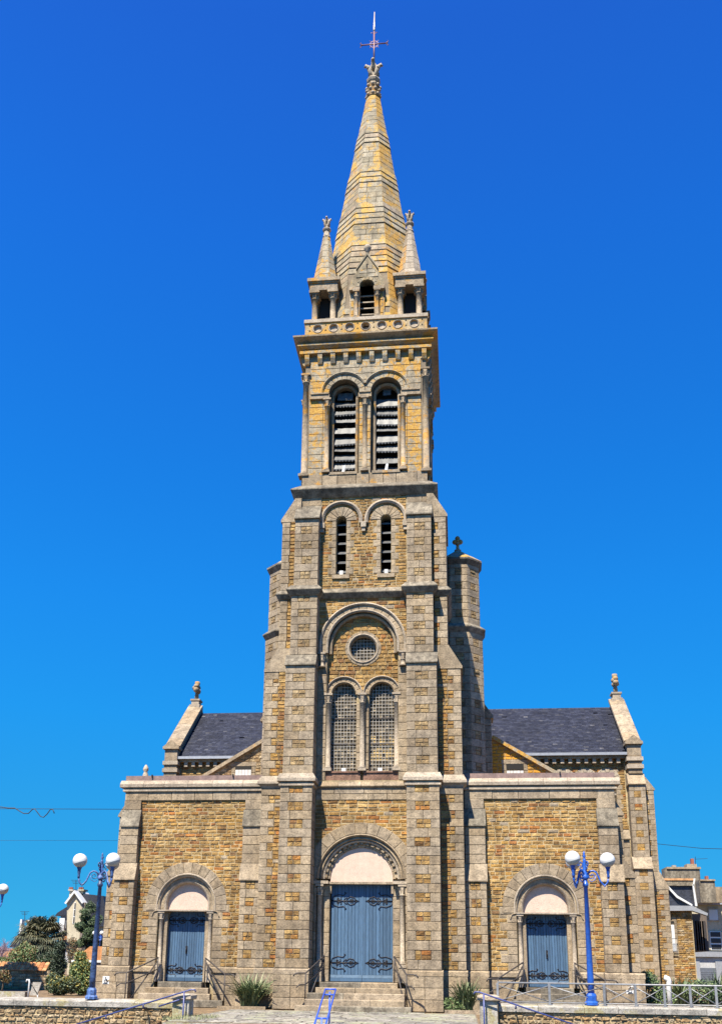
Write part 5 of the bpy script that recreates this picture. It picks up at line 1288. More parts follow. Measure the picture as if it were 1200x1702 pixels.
# ================================================================== STREET LAMPS
def make_lamp(label, loc, theta, mat='lamp_blue'):
    r = thing('street_lamp', label, 'street lamp', loc, 'blue street lamps with white globes')
    t = MB(); t.lathe(0, 0, [(.17, 0), (.17, .06), (.13, .10), (.13, .22), (.10, .28)], mat, 8, smooth=False); t.build('base', r)
    t = MB(); t.lathe(0, 0, [(.082, .24), (.08, .6), (.05, 2.85), (.062, 2.86), (.075, 2.88), (.075, 2.93), (.055, 2.95), (.05, 3.05)], mat, 10); t.build('pole', r)
    t = MB(); t.lathe(0, 0, [(.06, 3.03), (.085, 3.06), (.085, 3.12), (.06, 3.15), (.07, 3.2), (.05, 3.24), (.055, 3.4), (.04, 3.5), (.045, 3.52), (.03, 3.55), (.02, 3.58), (.05, 3.62), (.02, 3.66), (.03, 3.69), (.008, 3.75)], mat, 10)
    for k in range(3):
        a = theta+2*pi*k/3+pi/3; c, q = cos(a), sin(a)
        sp = spiral(.13, 3.42, .09, .02, -pi/2, -1.2)
        t.tube([(c*u, q*u, v) for u, v in [(.03, 3.24), (.09, 3.3)]+sp], .014, mat, 6)
    t.build('finial', r)
    for k in range(3):
        a = theta+2*pi*k/3; c, q = cos(a), sin(a); Pt = lambda u, v: Vector((c*u, q*u, v))
        t = MB()
        path = [(.05, 3.16), (.12, 3.24), (.20, 3.26), (.28, 3.21), (.32, 3.12), (.37, 2.99), (.44, 2.90), (.50, 2.90), (.55, 2.97), (.57, 3.08)]
        t.tube([Pt(u, v) for u, v in path], .022, mat, 8)
        t.tube([Pt(u, v) for u, v in spiral(.17, 3.13, .10, .02, pi*.6, 1.3)], .012, mat, 6)
        t.tube([Pt(.27, 3.14), Pt(.24, 3.02), Pt(.15, 2.98), Pt(.09, 3.03)], .010, mat, 6)
        t.tube([Pt(.47, 2.89), Pt(.47, 2.85)], .02, mat, 6)
        arm = t.build('arm', r)
        t = MB(); t.lathe(c*.57, q*.57, [(.03, 3.06), (.036, 3.12), (.03, 3.16), (.042, 3.2), (.045, 3.28), (.075, 3.35), (.08, 3.37)], mat, 10); t.build('socket', arm)
        tl = Matrix.Rotation(radians(-16), 3, 'Y') @ Matrix.Rotation(radians(8), 3, 'X'); C = (c*.57, q*.57, 3.52)
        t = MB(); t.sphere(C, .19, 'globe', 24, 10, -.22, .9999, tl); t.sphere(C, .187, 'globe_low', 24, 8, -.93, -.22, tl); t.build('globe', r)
    return r
p = at(152, 1663, -5.05); lz = .37
make_lamp('weathered blue lamp post with three white globes standing on the left wall', (p.x, -5.05, lz), pi+radians(20), 'lamp_blue_worn')
p = at(984, 1670, -5.05)
make_lamp('bright blue lamp post with white globes in front of the right side door', (p.x+.0, -4.93, .44), -radians(7))
p = at(6, 1478, 3.0)
make_lamp('lamp post at the left edge of the photo, only one globe showing', (p.x-.57, 3.0, p.z-3.52), 0.0)
p = at(168, 1551, 57)
make_lamp('distant lamp whose globe peeps out behind the weathered lamp post', (p.x, 57.0, p.z-3.52), pi)
# ================================================================== CABLES
def cable(label, pts, r_=.014):
    t = MB(); t.tube(pts, r_, 'black', 6); o = t.build('overhead_cable', loc=pts[0]); tag(o, label, 'cable', 'cables crossing the sky'); return o
A = at(-400, 1338, 1.2); Bp = at(206, 1345, 1.2)
cable('taut overhead cable reaching the left cornice of the church', [A, A.lerp(Bp, .5)+Vector((0, 0, -.05)), Bp], .009)
cable('wavy loose black cable end hanging in the sky at left', [at(x, y, 1.1) for x, y in ((-300, 1330), (-60, 1338), (0, 1341), (14, 1343), (25, 1343), (33, 1348), (40, 1352), (48, 1352), (54, 1346), (58, 1344), (62, 1349), (68, 1357), (73, 1358.5), (79, 1353), (84, 1346), (88, 1345), (90, 1349), (91, 1352))], .016)
A = at(-400, 1393, 1.6); Bp = at(196, 1397, 1.6); cable('thin lower cable crossing to the left buttress of the church', [A, A.lerp(Bp, .5)+Vector((0, 0, -.04)), Bp], .004)
A = Vector((12.9, 20.2, at(1086, 1402, 20.2).z)); A = at(1086, 1402, 20.2)
cable('overhead cable running from the transept to the right edge', [A, at(1130, 1406.5, 18), at(1165, 1410, 16), at(1200, 1411, 14.5), at(1300, 1410, 12)], .013)
# ================================================================== PLAQUES
def plaque(px, py, y, label, mirror=1):
    p = at(px, py, y); r = thing('access_plaque', label, 'sign', (p.x, y, p.z), 'white wheelchair access plaques')
    t = MB(); t.box(-.11, .11, -.02, -.002, -.12, .12, 'white_paint'); t.build('plate', r)
    t = MB(); y0 = -.028
    S = lambda pts, w_: t.tube([Vector((a*mirror, y0, b_)) for a, b_ in pts], w_, 'black', 6)
    t.sphere((-.015*mirror, y0, .078), .018, 'black', 8, 6)
    S([(-.012, .055), (-.005, .0), (.045, .0), (.06, -.05), (.08, -.045)], .010); S([(-.008, .032), (.035, .030)], .008)
    S([(-.03, .02), (-.055, -.02), (-.05, -.06), (-.015, -.08), (.025, -.07), (.04, -.035)], .008)
    S([(-.09, -.1), (.06, -.1)], .006); S([(.04, -.088), (.062, -.1), (.04, -.112)], .006)
    t.build('wheelchair_symbol', r)
plaque(177, 1629, 1.0, 'small white wheelchair plaque on the plinth left of the left side door')
plaque(1046, 1645, 1.0, 'small white wheelchair plaque on the plinth at the right corner', -1)
# ================================================================== PLANTS
def strap_plant(label, x, y, z, h, n, spread=.6, mat='leaf_strap', group='strap leaved plants by the church wall'):
    t = MB()
    for i in range(n):
        a = U(0, 2*pi); L = h*U(.7, 1.25); out = spread*U(.25, 1.0); w_ = U(.018, .034); bx, by = U(-.18, .18)*spread*1.5, U(-.12, .12)
        P = []; droop = U(.2, 1.0)
        for k in range(7):
            q = k/6; P.append(Vector((bx+cos(a)*out*q**1.3, by+sin(a)*out*q**1.3*.8, L*(q-droop*.55*q**2.6))))
        sd = Vector((-sin(a), cos(a), 0)); vs = []; fs = []
        for k, p in enumerate(P):
            ww = w_*(1-.9*(k/6)**2); vs += [p-sd*ww, p+sd*ww+Vector((0, 0, .006))]
        for k in range(6): fs.append((k*2, k*2+1, k*2+3, k*2+2))
        t.add(vs, fs, mat)
    r = thing('strap_leaf_plant', label, 'plant', (x, y, z), group)
    t.build('leaves', r, kind='stuff'); return r
strap_plant('spiky green plant between the left side door and the tower', -3.28, .05, 0, 1.02, 420, .85)
strap_plant('spiky green plant to the right of the tower buttress', 3.22, .1, 0, .98, 260, .6)
strap_plant('spiky yellow green plant behind the white pipe at right', 10.3, 4.5, 0, 1.15, 200, .8)
strap_plant('spiky yellow green plant at the far corner of the right fence', 11.9, 6.0, 0, 1.3, 200, .9)
for x0, x1, y in ((-4.1, -2.65, -.75), (2.6, 3.75, -.6)):
    t = MB(); t.box(x0, x1, y, y+.1, -.02, .09, 'granite'); o = t.build('kerb'); o['kind'] = 'structure'
def leaf_cloud(mb, lobes, n, size, mat, flat=.5):
    tot = sum(l[3]*l[4]*l[5] for l in lobes)
    for cx, cy, cz, rx, ry, rz in lobes:
        k = int(n*rx*ry*rz/tot)
        for i in range(k):
            d = Vector((random.gauss(0, 1), random.gauss(0, 1), random.gauss(0, 1))).normalized(); q = U(.35, 1.0)**.5*(1+U(-.12, .12))
            c = Vector((cx+d.x*rx*q, cy+d.y*ry*q, cz+d.z*rz*q)); s_ = size*U(.6, 1.3)
            u = Vector((random.gauss(0, 1), random.gauss(0, 1), random.gauss(0, 1))).normalized(); v = u.orthogonal().normalized()
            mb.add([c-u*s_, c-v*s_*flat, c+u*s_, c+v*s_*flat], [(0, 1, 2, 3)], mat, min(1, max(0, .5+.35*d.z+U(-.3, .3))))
def shrub(name, label, cat, base, lobes, n, size, mat, mat2=None, trunk=None, group=None, flat=.5):
    r = thing(name, label, cat, base, group)
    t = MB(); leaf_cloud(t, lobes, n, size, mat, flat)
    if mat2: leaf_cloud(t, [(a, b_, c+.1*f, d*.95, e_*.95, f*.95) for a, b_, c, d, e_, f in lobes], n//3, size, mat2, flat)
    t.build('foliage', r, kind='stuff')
    if trunk:
        t = MB(); h, r_ = trunk
        t.tube([(0, 0, 0), (U(-.05, .05), 0, h*.5), (U(-.1, .1), 0, h)], r_, 'bark', 8, rs=[r_*1.3, r_, r_*.6])
        for l in lobes[:6]: t.tube([(0, 0, h*.55), (l[0]*.5, l[1]*.5, (h*.6+l[2])*.5), (l[0], l[1], l[2])], r_*.3, 'bark', 5, rs=[r_*.5, r_*.35, r_*.12])
        t.build('trunk', r)
    return r
shrub('low_bush', 'small leafy green bush at the foot of the right tower buttress', 'bush', (2.78, .05, 0), [(0, 0, .2, .28, .25, .25), (.2, -.05, .15, .2, .2, .2)], 900, .035, 'leaf_mid')
shrub('low_bush', 'dark green bush against the right corner of the church', 'bush', (9.25, 4.2, 0), [(0, 0, .6, .42, .4, .6), (-.05, 0, 1.0, .22, .25, .3), (.4, 0, .35, .4, .4, .4)], 2600, .05, 'leaf_mid', 'leaf_dark')
shrub('low_bush', 'dark bush behind the fence between the white pipe and the stone house', 'bush', (11.1, 5.2, 0), [(0, 0, .5, .9, .5, .5), (.8, 0, .4, .5, .4, .4)], 2600, .055, 'leaf_dark', 'leaf_mid')
# grass tufts at the edge of the paving
t = MB()
for i in range(900):
    if i < 420: x, y, sc_ = U(-4.0, -2.9), U(-7.2, -5.0), 1
    elif i < 700: x, y, sc_ = U(-3.6, 3.4), random.choice((-1.0, -1.36, -2.1, -3.2, -4.3))+U(-.03, .03), .45
    else: x, y, sc_ = U(-8, 8), .93+U(-.1, .05), .5
    a = U(0, 2*pi); h = U(.03, .11)*sc_
    t.add([Vector((x-.006, y, 0)), Vector((x+.006, y, 0)), Vector((x+cos(a)*h*.5, y+sin(a)*h*.5, h))], [(0, 1, 2)], 'grass')
o = t.build('grass_tufts', kind='stuff'); tag(o, 'sparse grass tufts in the joints of the paving', 'grass')
# ================================================================== WHITE BOLLARD / PIPE AND STAND
p = at(1112, 1660, 3.0); r = thing('vent_pipe', 'white bent vent pipe behind the galvanised railing at right', 'pipe', (p.x, 3.0, 0))
t = MB(); t.tube([(0, 0, 0), (.0, 0, .8), (.02, 0, .95), (.0, 0, 1.02), (-.12, 0, 1.08)], .08, 'white_paint', 10, rs=[.085, .08, .085, .09, .08]); t.build('pipe', r)
t = MB(); t.lathe(0, 0, [(.13, 0), (.13, .04), (.09, .05)], 'white_paint', 10); t.build('flange', r)
p = at(47, 1660, 2.0); r = thing('garden_stand', 'pale stand with a tapered panel and hooked post beyond the left wall', 'stand', (p.x, 2.0, 0))
t = MB(); t.tube([(0, 0, 0), (0, 0, .62), (-.02, 0, .69), (-.09, 0, .69), (-.11, 0, .62)], .028, 'white_paint', 8); t.build('hooked_post', r)
t = MB(); t.prism(front(0), [(.05, .20), (.30, .20), (.42, .62), (.12, .62)], -.05, 0, 'concrete'); t.tube([(.06, -.02, .6), (.34, -.02, .22)], .012, 'dark_rail', 6); t.build('panel', r)
t = MB(); t.tube([(.33, 0, 0), (.33, 0, .25)], .02, 'white_paint', 8); t.build('leg', r)
t = MB(); t.box(-17, -11.35, 2.2, 2.45, -.02, .30, 'concrete'); o = t.build('low_wall'); tag(o, 'low pale wall beyond the coping at the left edge', 'wall')
# ================================================================== GARDEN WALL WITH TILES
gx0, gx1, gy = -24.5, at(86, 1605, 16).x, 16.0
r = thing('garden_wall', 'dark rubble garden wall topped with orange roof tiles', 'wall', (gx1, gy, 0)); b = Vector((gx1, gy, 0))
t = MB(); t.box(gx0-b.x, 0, .03, .4, 0, .88, 'mortar_dark'); t.build('core', r)
OWNER[0] = r; fr = Fr((-b.x, 0, 0), (1, 0, 0), (0, -1, 0))
z = 0
while z < .85:
    x = gx0
    while x < gx1:
        w_ = U(.18, .45); rect(fr, x, min(x+w_, gx1), z, z+.142, n=0, kind='rubble_stone', mat='rubble', gap=.03, ch=.02, rough=.02); x += w_
    z += .142
for i in range(int((gx1-gx0)/.22)):
    for j in range(3):
        t = MB(); x = gx0+.22*i-b.x; y0 = -.12+.13*j; z0 = .86+.115*j; P = []
        for k in range(6):
            a = pi*k/5; P.append((x+.11-.105*cos(a), z0+.05*sin(a)))
        vs = [Vector((px_, y0, pz)) for px_, pz in P]+[Vector((px_, y0+.17, pz+.12)) for px_, pz in P]
        t.add(vs, [(k, k+1, k+7, k+6) for k in range(5)]+[(0, 5, 4, 3, 2, 1)], 'clay_tile')
        if i*.22+gx0 > -19.5: t.build('roof_tile', r)
        else:
            if 'tl' not in globals() or not isinstance(tl, MB): tl = MB()
            tl.add(vs, [(k, k+1, k+7, k+6) for k in range(5)]+[(0, 5, 4, 3, 2, 1)], 'clay_tile')
if isinstance(tl, MB): tl.build('roof_tiles', r, kind='stuff')
OWNER[0] = church
# ================================================================== TREES AND BUSHES, LEFT
def place(px, Y): return at(px, 1600, Y).x
def zat(px, py, Y): return at(px, py, Y).z
X = place(98, 12); shrub('column_cypress', 'narrow dark cypress in front of the tiled garden wall', 'tree', (X, 12, 0),
    [(0, 0, .3+.2*i, .36*(1-.05*i)+U(-.03, .03), .36, .24) for i in range(9)]+[(.1, 0, 2.0, .09, .1, .22), (-.14, 0, 1.7, .08, .1, .22)], 9000, .04, 'leaf_cypress', trunk=(1.6, .06))
X = place(136, 10); shrub('round_bush', 'yellow tinged bush between the cypress and the lamp post', 'bush', (X, 10, 0), [(0, 0, 1.0, .44, .4, .45), (.1, 0, .7, .48, .4, .4), (-.05, 0, 1.5, .26, .25, .25), (.25, 0, .35, .5, .4, .4)], 6500, .045, 'leaf_mid', 'leaf_yellow', trunk=(1.2, .04))
X = place(102, 9); shrub('round_bush', 'low dark bush with yellow tips beside the pale stand', 'bush', (X, 9, 0), [(0, 0, .35, .55, .4, .38), (-.3, 0, .6, .25, .3, .25), (.5, 0, .4, .4, .4, .35)], 3400, .045, 'leaf_dark', 'leaf_yellow', trunk=(.6, .04))
X = place(8, 9); shrub('round_bush', 'russet bush in front of the dark garden wall at the left edge', 'bush', (X, 9, 0), [(0, 0, .75, .25, .25, .22), (.15, 0, .62, .2, .2, .2)], 500, .045, 'leaf_russet', 'leaf_dark', trunk=(.7, .03))
# fan palm
X = place(66, 50); zc = zat(66, 1563, 50)
r = thing('palm_tree', 'shaggy fan palm rising above the tiled garden wall', 'tree', (X, 50, 0))
t = MB(); t.tube([(0, 0, -.5), (0, 0, zc*.5), (0, 0, zc)], .3, 'palm_bark', 10, rs=[.3, .32, .38]); t.build('trunk', r)
t = MB()
for i in range(210):
    a = U(0, 2*pi); el = U(-1.0, 1.35); L = U(1.5, 2.5)
    d = Vector((cos(a)*cos(el), sin(a)*cos(el), sin(el))); base = Vector((0, 0, zc)); tip = base+d*L*.62+Vector((0, 0, -.15*(1-sin(el))))
    t.tube([base, tip], .018, 'leaf_palm', 4, cap=False)
    sd = d.cross(Vector((0, 0, 1))).normalized(); up = sd.cross(d)
    for k in range(15):
        b_ = (k/14-.5)*2.5; dd = (d*cos(b_)+sd*sin(b_)).normalized(); ll = L*.52*U(.8, 1.1)
        p1 = tip+dd*ll*.6; p2 = tip+dd*ll+Vector((0, 0, -ll*U(.25, .5))); q = dd.cross(up).normalized()*.05
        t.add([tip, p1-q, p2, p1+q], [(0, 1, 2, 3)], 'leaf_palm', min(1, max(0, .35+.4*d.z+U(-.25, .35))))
t.build('fronds', r, kind='stuff')
X = place(28, 44); shrub('round_bush', 'russet and green shrub left of the palm', 'bush', (X, 44, 0), [(0, 0, 1.4, .7, .6, .9), (.5, 0, 2.3, .35, .4, .5), (.9, 0, 1.6, .7, .6, .9), (-.7, 0, 1.0, .8, .6, .6)], 4200, .075, 'leaf_mid', 'leaf_russet', trunk=(2, .08))
X = place(0, 46); shrub('round_bush', 'light green hedge bush at the left edge above the garden wall', 'bush', (X, 46, 0), [(0, 0, .9, 1.0, .6, .7), (1.0, 0, .8, .8, .6, .6)], 2600, .08, 'leaf_mid', trunk=(1, .06))
X = place(84, 46); shrub('round_bush', 'dark undergrowth below the palm crown', 'bush', (X, 46, 0), [(0, 0, 1.2, 1.0, .6, .9), (-1.0, 0, 1.0, .8, .6, .7), (.9, 0, 1.1, .5, .5, .5)], 3800, .075, 'leaf_dark', 'leaf_palm', trunk=(1, .06))
# broad conifer in front of the ivory house
X = place(143, 60); z1 = zat(143, 1500, 60); L = []
for i in range(34):
    q = i/33; zz = 1.2+(z1-1.2)*q; rad = 1.75*(1-q)**.5+.25; a = U(0, 2*pi); k = rad*U(.2, .65)
    L.append((cos(a)*k+.25*(1-q)-.1, sin(a)*k, zz, rad*U(.38, .55), rad*.5, U(.30, .45)))
shrub('conifer_tree', 'dark broad conifer in front of the ivory gabled house', 'tree', (X, 60, 0), L, 26000, .085, 'leaf_dark', 'leaf_mid', trunk=(z1*.9, .14), flat=.35)
X = place(118, 58); shrub('round_bush', 'sparse reddish shrub left of the conifer', 'bush', (X, 58, 0), [(0, 0, 2.6, .5, .5, .9), (.3, 0, 1.7, .7, .5, .8), (.8, 0, 1.0, .9, .5, .8)], 2200, .07, 'leaf_russet', 'leaf_dark', trunk=(2.4, .06))
# bare pinkish tree at the left edge
X = place(-2, 70); r = thing('bare_tree', 'bare pinkish twiggy tree at the left edge', 'tree', (X, 70, 0)); t = MB()
def branch(p, d, L, r_, dep):
    q = p+d*L; t.tube([p, p.lerp(q, .5)+Vector((U(-1, 1), U(-1, 1), U(-1, 1)))*L*.05, q], r_, 'twig_pink', 4, cap=False, rs=[r_, r_*.8, r_*.6])
    if dep:
        for _ in range(4 if dep > 1 else 5): branch(q.lerp(p, U(0, .5)), (d+Vector((random.gauss(0, .45), random.gauss(0, .45), random.gauss(.1, .3)))).normalized(), L*U(.55, .8), r_*.55, dep-1)
branch(Vector((0, 0, 0)), Vector((0, 0, 1)), 1.5, .12, 5); t.build('branches', r, kind='stuff')
# tree outside the frame whose shade falls on the garden wall
shrub('shade_tree', 'leafy tree standing left of the view beside the garden', 'tree', (-19.9, 10.4, 0), [(U(-1.1, 1.1), U(-.9, .9), 7.75+U(-.9, .8), 1.1, 1.1, .75) for _ in range(12)], 26000, .12, 'leaf_dark', 'leaf_mid', trunk=(7.8, .18))
# ================================================================== HOUSES
def hbox(par, name, px0, px1, py0, py1, Y, dep, mat, **k):      # block whose front shows at those pixels, standing at depth Y
    a, b_ = at(px0, py1, Y), at(px1, py0, Y); o = Vector(par.location)
    t = MB(); t.box(a.x-o.x, b_.x-o.x, Y-o.y, Y-o.y+dep, a.z-o.z, b_.z-o.z, mat); return t.build(name, par)
def hprism(par, name, pts, Y, dep, mat):
    P = [at(x, y, Y) for x, y in pts]; o = Vector(par.location); Q = [(p.x-o.x, p.z-o.z) for p in P]
    area = sum(Q[i-1][0]*Q[i][1]-Q[i][0]*Q[i-1][1] for i in range(len(Q)))
    if area < 0: Q = Q[::-1]
    t = MB(); t.prism(front(Y-o.y), Q, -dep, 0, mat); return fixn(t.build(name, par))
def antenna(par, px, py0, py1, Y, wd=10, side=0):
    o = Vector(par.location); a, b_ = at(px, py1, Y)-o, at(px, py0, Y)-o; t = MB(); t.tube([a, b_], .035, 'black', 5)
    for k in range(3):
        z = b_.z-.18*k; w_ = .55-.12*k; t.tube([(b_.x-w_*(1-side), b_.y, z), (b_.x+w_*(1+side), b_.y, z)], .022, 'black', 4)
    t.build('antenna', par)
def windowp(par, px0, px1, py0, py1, Y, frame='white_paint', glass='glass_dark', nx=2, nz=3):
    f = hbox(par, 'window', px0, px1, py0, py1, Y-.06, .06, frame); a, b_ = at(px0, py1, Y-.08), at(px1, py0, Y-.08); o = Vector(par.location)
    for i in range(nx):
        for j in range(nz):
            t = MB(); w_ = (b_.x-a.x)/nx; h_ = (b_.z-a.z)/nz
            t.box(a.x-o.x+w_*i+.05, a.x-o.x+w_*(i+1)-.03, Y-o.y-.08, Y-o.y-.062, a.z-o.z+h_*j+.05, a.z-o.z+h_*(j+1)-.05, glass); t.build('pane', f)
# ivory house
X = place(124, 72); r = thing('gabled_house', 'ivory house with a slate roof, gabled bay and two chimneys', 'house', (X, 72, 0))
hprism(r, 'bay_wall', [(112, 1620), (137, 1620), (137, 1500), (124, 1486), (112, 1500)], 72, 4, 'plaster_cream')
hprism(r, 'verge', [(107.5, 1501), (124, 1479.5), (138.5, 1500), (137, 1502), (124, 1484), (110, 1502.5)], 71.6, 4.2, 'white_paint')
hprism(r, 'main_roof', [(126, 1520), (126, 1484), (172, 1489), (182, 1540), (140, 1540)], 73, 5, 'slate')
hbox(r, 'wall', 126, 190, 1540, 1620, 73.4, 4, 'plaster_cream')
windowp(r, 121, 127, 1500, 1535, 72, 'white_paint', 'glass_dark', 1, 3)
hbox(r, 'bay_side', 133, 137.5, 1500, 1620, 71.9, .3, 'wood_old')
hbox(r, 'side_wall', 94, 112, 1521, 1610, 74, 4, 'grey_wall')
hprism(r, 'side_roof', [(92, 1522), (96, 1517), (112, 1507), (113, 1522)], 73.7, 4, 'slate')
hbox(r, 'bay_window', 97, 108.5, 1526, 1560, 73.8, .3, 'white_paint'); windowp(r, 98, 107.5, 1536, 1558, 73.75, 'white_paint', 'plaster_white', 1, 1)
for a, b_ in ((115, 121.5), (131, 139)):
    c = hbox(r, 'chimney', a, b_, 1478, 1497, 73, .8, 'plaster_cream'); hbox(r, 'chimney_cap', a-1.2, b_+1.2, 1478, 1480.5, 72.8, 1.2, 'concrete')
    for k in range(3): q = a+(b_-a)*(k+.5)/3; hbox(r, 'chimney_pot', q-.9, q+.9, 1474.5, 1478, 73, .25, 'red_pot')
hprism(r, 'porch_roof', [(93, 1575), (97, 1568), (128, 1566), (132, 1574)], 68, 3, 'slate'); hbox(r, 'porch_wall', 108, 118, 1574, 1600, 68.3, 1, 'plaster_white')
hprism(r, 'lower_roof', [(90, 1562), (94, 1556), (112, 1556), (114, 1562)], 72.5, 1.4, 'clay_tile')
antenna(r, 127, 1463, 1484, 73.2)
# far grey house
X = place(42, 85); r = thing('distant_house', 'small distant grey house with a white end wall left of the palm', 'house', (X, 85, 0))
hbox(r, 'end_wall', 32, 37.5, 1528, 1554, 85, .8, 'white_paint'); hbox(r, 'chimney_block', 37.5, 50, 1529, 1620, 85.2, 3, 'concrete')
hprism(r, 'roof', [(16, 1574), (31, 1552), (60, 1552), (60, 1580)], 84, 3, 'slate'); hbox(r, 'wall', 18, 60, 1578, 1620, 84.5, 3, 'plaster_cream'); antenna(r, 42, 1515, 1530, 85.5)
X = place(5, 80); r = thing('distant_house', 'low distant roof with a pale wall at the left edge', 'house', (X, 80, 0))
hprism(r, 'roof', [(-30, 1590), (-24, 1576), (12, 1576), (20, 1586), (20, 1590)], 80, 3, 'clay_tile'); hbox(r, 'wall', -30, 18, 1588, 1625, 80.3, 3, 'plaster_white')
X = place(142, 30); r = thing('garden_shed', 'small shed with an orange tiled roof behind the lamp post', 'shed', (X, 30, 0))
hprism(r, 'roof', [(120, 1597.5), (150, 1573), (190, 1573), (190, 1597.5)], 30, 3, 'clay_tile'); hbox(r, 'wall', 124, 190, 1598, 1630, 30.3, 3, 'grey_wall'); hbox(r, 'gutter', 119, 190, 1596.5, 1599, 29.8, .2, 'white_paint')
# stone house, right
r = thing('stone_house', 'narrow rubble stone house with a dark slate mansard roof', 'house', (16, 32, 0)); o = Vector(r.location)
OWNER[0] = r
hbox(r, 'wall_core', 1085, 1149, 1513, 1645, 32.04, 6, 'mortar')
fr = Fr(-o+Vector((0, 32, 0)), (1, 0, 0), (0, -1, 0)); xa, xb = at(1088, 1600, 32).x, at(1154.5, 1600, 32).x
wx0, wx1, wz0, wz1 = at(1107, 1580, 32).x, at(1119.5, 1580, 32).x, at(1110, 1582, 32).z, at(1110, 1531, 32).z
zz = rows(0, at(1120, 1513, 32).z, .125)
for va, vb in zip(zz, zz[1:]):
    iv = [(xa, xb)] if (vb < wz0-.1 or va > wz1+.15) else [(xa, wx0-.22), (wx1+.28, xb)]
    for p_, q_ in iv:
        xs = split(p_, q_, .18, .42)
        for x0, x1 in zip(xs, xs[1:]): rect(fr, x0, x1, va, vb, n=0, kind='rubble_stone', mat=random.choice(('rubble', 'sandstone', 'sandstone')), gap=.02, ch=.015, rough=.015, prot=.012)
ashlar(fr, wx0-.22, wx0, wz0-.1, wz1+.15, lo=.1, hi=.3); ashlar(fr, wx1, wx1+.28, wz0-.1, wz1+.15, lo=.1, hi=.3)
OWNER[0] = church
hbox(r, 'shutter', 1107.5, 1119.5, 1537, 1581, 31.99, .04, 'white_paint'); hbox(r, 'window_head', 1107.5, 1119.5, 1531, 1537, 32.0, .04, 'dark_inside')
g_ = MB()
for i in range(8):
    p_ = at(1110+i*1.9, 1570, 31.8)-o; g_.box(p_.x-.012, p_.x+.012, p_.y-.012, p_.y+.012, wz0, wz0+.75, 'white_paint')
for z in (wz0+.02, wz0+.74): a_ = at(1109, 1570, 31.8)-o; b_ = at(1125, 1570, 31.8)-o; g_.box(a_.x, b_.x, a_.y-.015, a_.y+.015, z, z+.03, 'dark_rail')
g_.build('balconet', r, kind='stuff')
hprism(r, 'main_roof', [(1085, 1507), (1085, 1472), (1151, 1472), (1157, 1507)], 32.1, 5, 'slate')
hprism(r, 'upper_roof', [(1085, 1472), (1085, 1462), (1153, 1462), (1152, 1472)], 31.95, 5, 'granite_dark'); hbox(r, 'ridge_tiles', 1085, 1154, 1460, 1463, 31.9, .4, 'clay_tile')
for nm, P in (('hip_flashing', [(1100, 1466), (1104, 1466), (1126, 1489), (1150, 1503), (1150, 1506), (1124, 1492)]), ('verge_flashing', [(1150, 1470), (1152.5, 1470), (1158.5, 1506), (1155, 1506)]), ('top_flashing', [(1152, 1460), (1155, 1460), (1153, 1472), (1151, 1472)])): hprism(r, nm, P, 31.88, .12, 'white_paint')
hprism(r, 'eaves', [(1085, 1505), (1150, 1505.5), (1176, 1518), (1175, 1522), (1150, 1513.5), (1085, 1514)], 31.7, .5, 'grey_wall')
hbox(r, 'timber_wall', 1153.5, 1173, 1519, 1581, 33.2, 4, 'wood_old')
for i in range(5): hbox(r, 'timber_board', 1154.5+i*3.7, 1156.9+i*3.7, 1531, 1580, 33.14, .05, 'wood_old' if i % 2 else 'dark_rail')
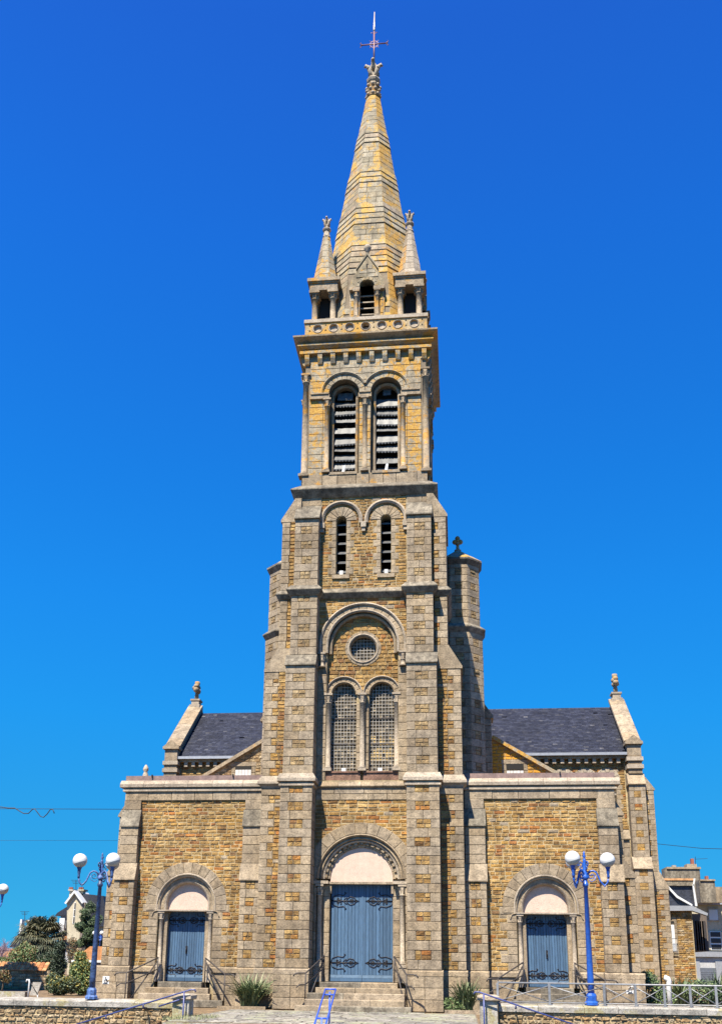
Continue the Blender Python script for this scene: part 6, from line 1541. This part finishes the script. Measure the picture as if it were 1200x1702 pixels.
# cream house, right
r = thing('cream_house', 'cream house with a shuttered window and a dark roller shutter', 'house', (21, 45, 0))
hbox(r, 'wall', 1158, 1290, 1502, 1660, 45, 8, 'plaster_cream'); hbox(r, 'cornice', 1157, 1290, 1496, 1503, 44.7, .5, 'grey_wall')
hprism(r, 'roof', [(1156, 1497), (1166, 1474), (1290, 1474), (1290, 1497)], 45.2, 5, 'granite_dark')
hprism(r, 'gable_patch', [(1163, 1497), (1174, 1477), (1192, 1496)], 45.1, .2, 'sandstone_lichen')
f = hbox(r, 'window', 1176.5, 1193, 1508, 1531, 44.93, .08, 'concrete'); hbox(r, 'shutter', 1178.5, 1191.5, 1512, 1529, 44.88, .06, 'white_paint')
windowp(r, 1181, 1197, 1548, 1579, 44.95, 'white_paint', 'black', 1, 3)
for a, b_ in ((1172, 1180.5), (1197.5, 1206)): hbox(r, 'shutter', a, b_, 1549, 1578, 44.9, .05, 'plaster_cream')
hbox(r, 'fascia', 1155, 1290, 1583, 1590, 44.6, .5, 'grey_wall'); hbox(r, 'shop_front', 1155, 1290, 1590, 1665, 44.85, .2, 'plaster_white')
for a, b_ in ((1157, 1162), (1194, 1200)): hbox(r, 'pilaster', a, b_, 1598, 1665, 44.7, .2, 'grey_wall')
g_ = hbox(r, 'roller_shutter', 1163, 1193, 1609, 1641, 44.82, .06, 'shutter_grey')
for i in range(9): hbox(r, 'shutter_slat', 1163.5, 1192.5, 1614+3*i, 1616.2+3*i, 44.76, .06, 'shutter_grey')
hbox(r, 'sill', 1160, 1200, 1648, 1653, 44.6, .3, 'white_paint')
# big chimney stacks behind
r = thing('chimney_stack', 'wide rendered chimney stack with one red pot above the stone house', 'chimney', (20, 50, 0))
hbox(r, 'stack', 1109, 1162, 1443, 1520, 50, 1.2, 'granite_dark'); hbox(r, 'cap', 1107.5, 1164, 1441, 1444, 49.9, 1.4, 'granite'); hbox(r, 'upper_stack', 1141, 1157, 1436, 1441, 50, 1, 'granite'); hbox(r, 'chimney_pot', 1148.5, 1152.5, 1427, 1436, 50.2, .4, 'red_pot')
hbox(r, 'chimney_pot', 1117, 1123, 1438, 1441, 50.2, .4, 'concrete'); 
o = Vector(r.location); t = MB(); a_ = at(1155, 1436, 50)-o; b_ = at(1155, 1424, 50)-o; c_ = at(1175, 1427, 50)-o; t.tube([a_, b_], .02, 'black', 5); t.tube([at(1154, 1428, 50)-o, c_], .015, 'black', 5); t.build('antenna', r)
r = thing('chimney_stack', 'smaller stone chimney stack with a red pot at the right edge', 'chimney', (21, 43, 0))
hbox(r, 'stack', 1164, 1187, 1464, 1500, 43, 1.2, 'granite_dark'); hbox(r, 'cap', 1163, 1188, 1461.5, 1464, 42.9, 1.4, 'granite'); hbox(r, 'chimney_pot', 1172.5, 1176.5, 1456, 1461.5, 43.2, .4, 'red_pot'); hbox(r, 'side_stack', 1187, 1198, 1475, 1500, 43.1, 1, 'granite')
flush_stones()
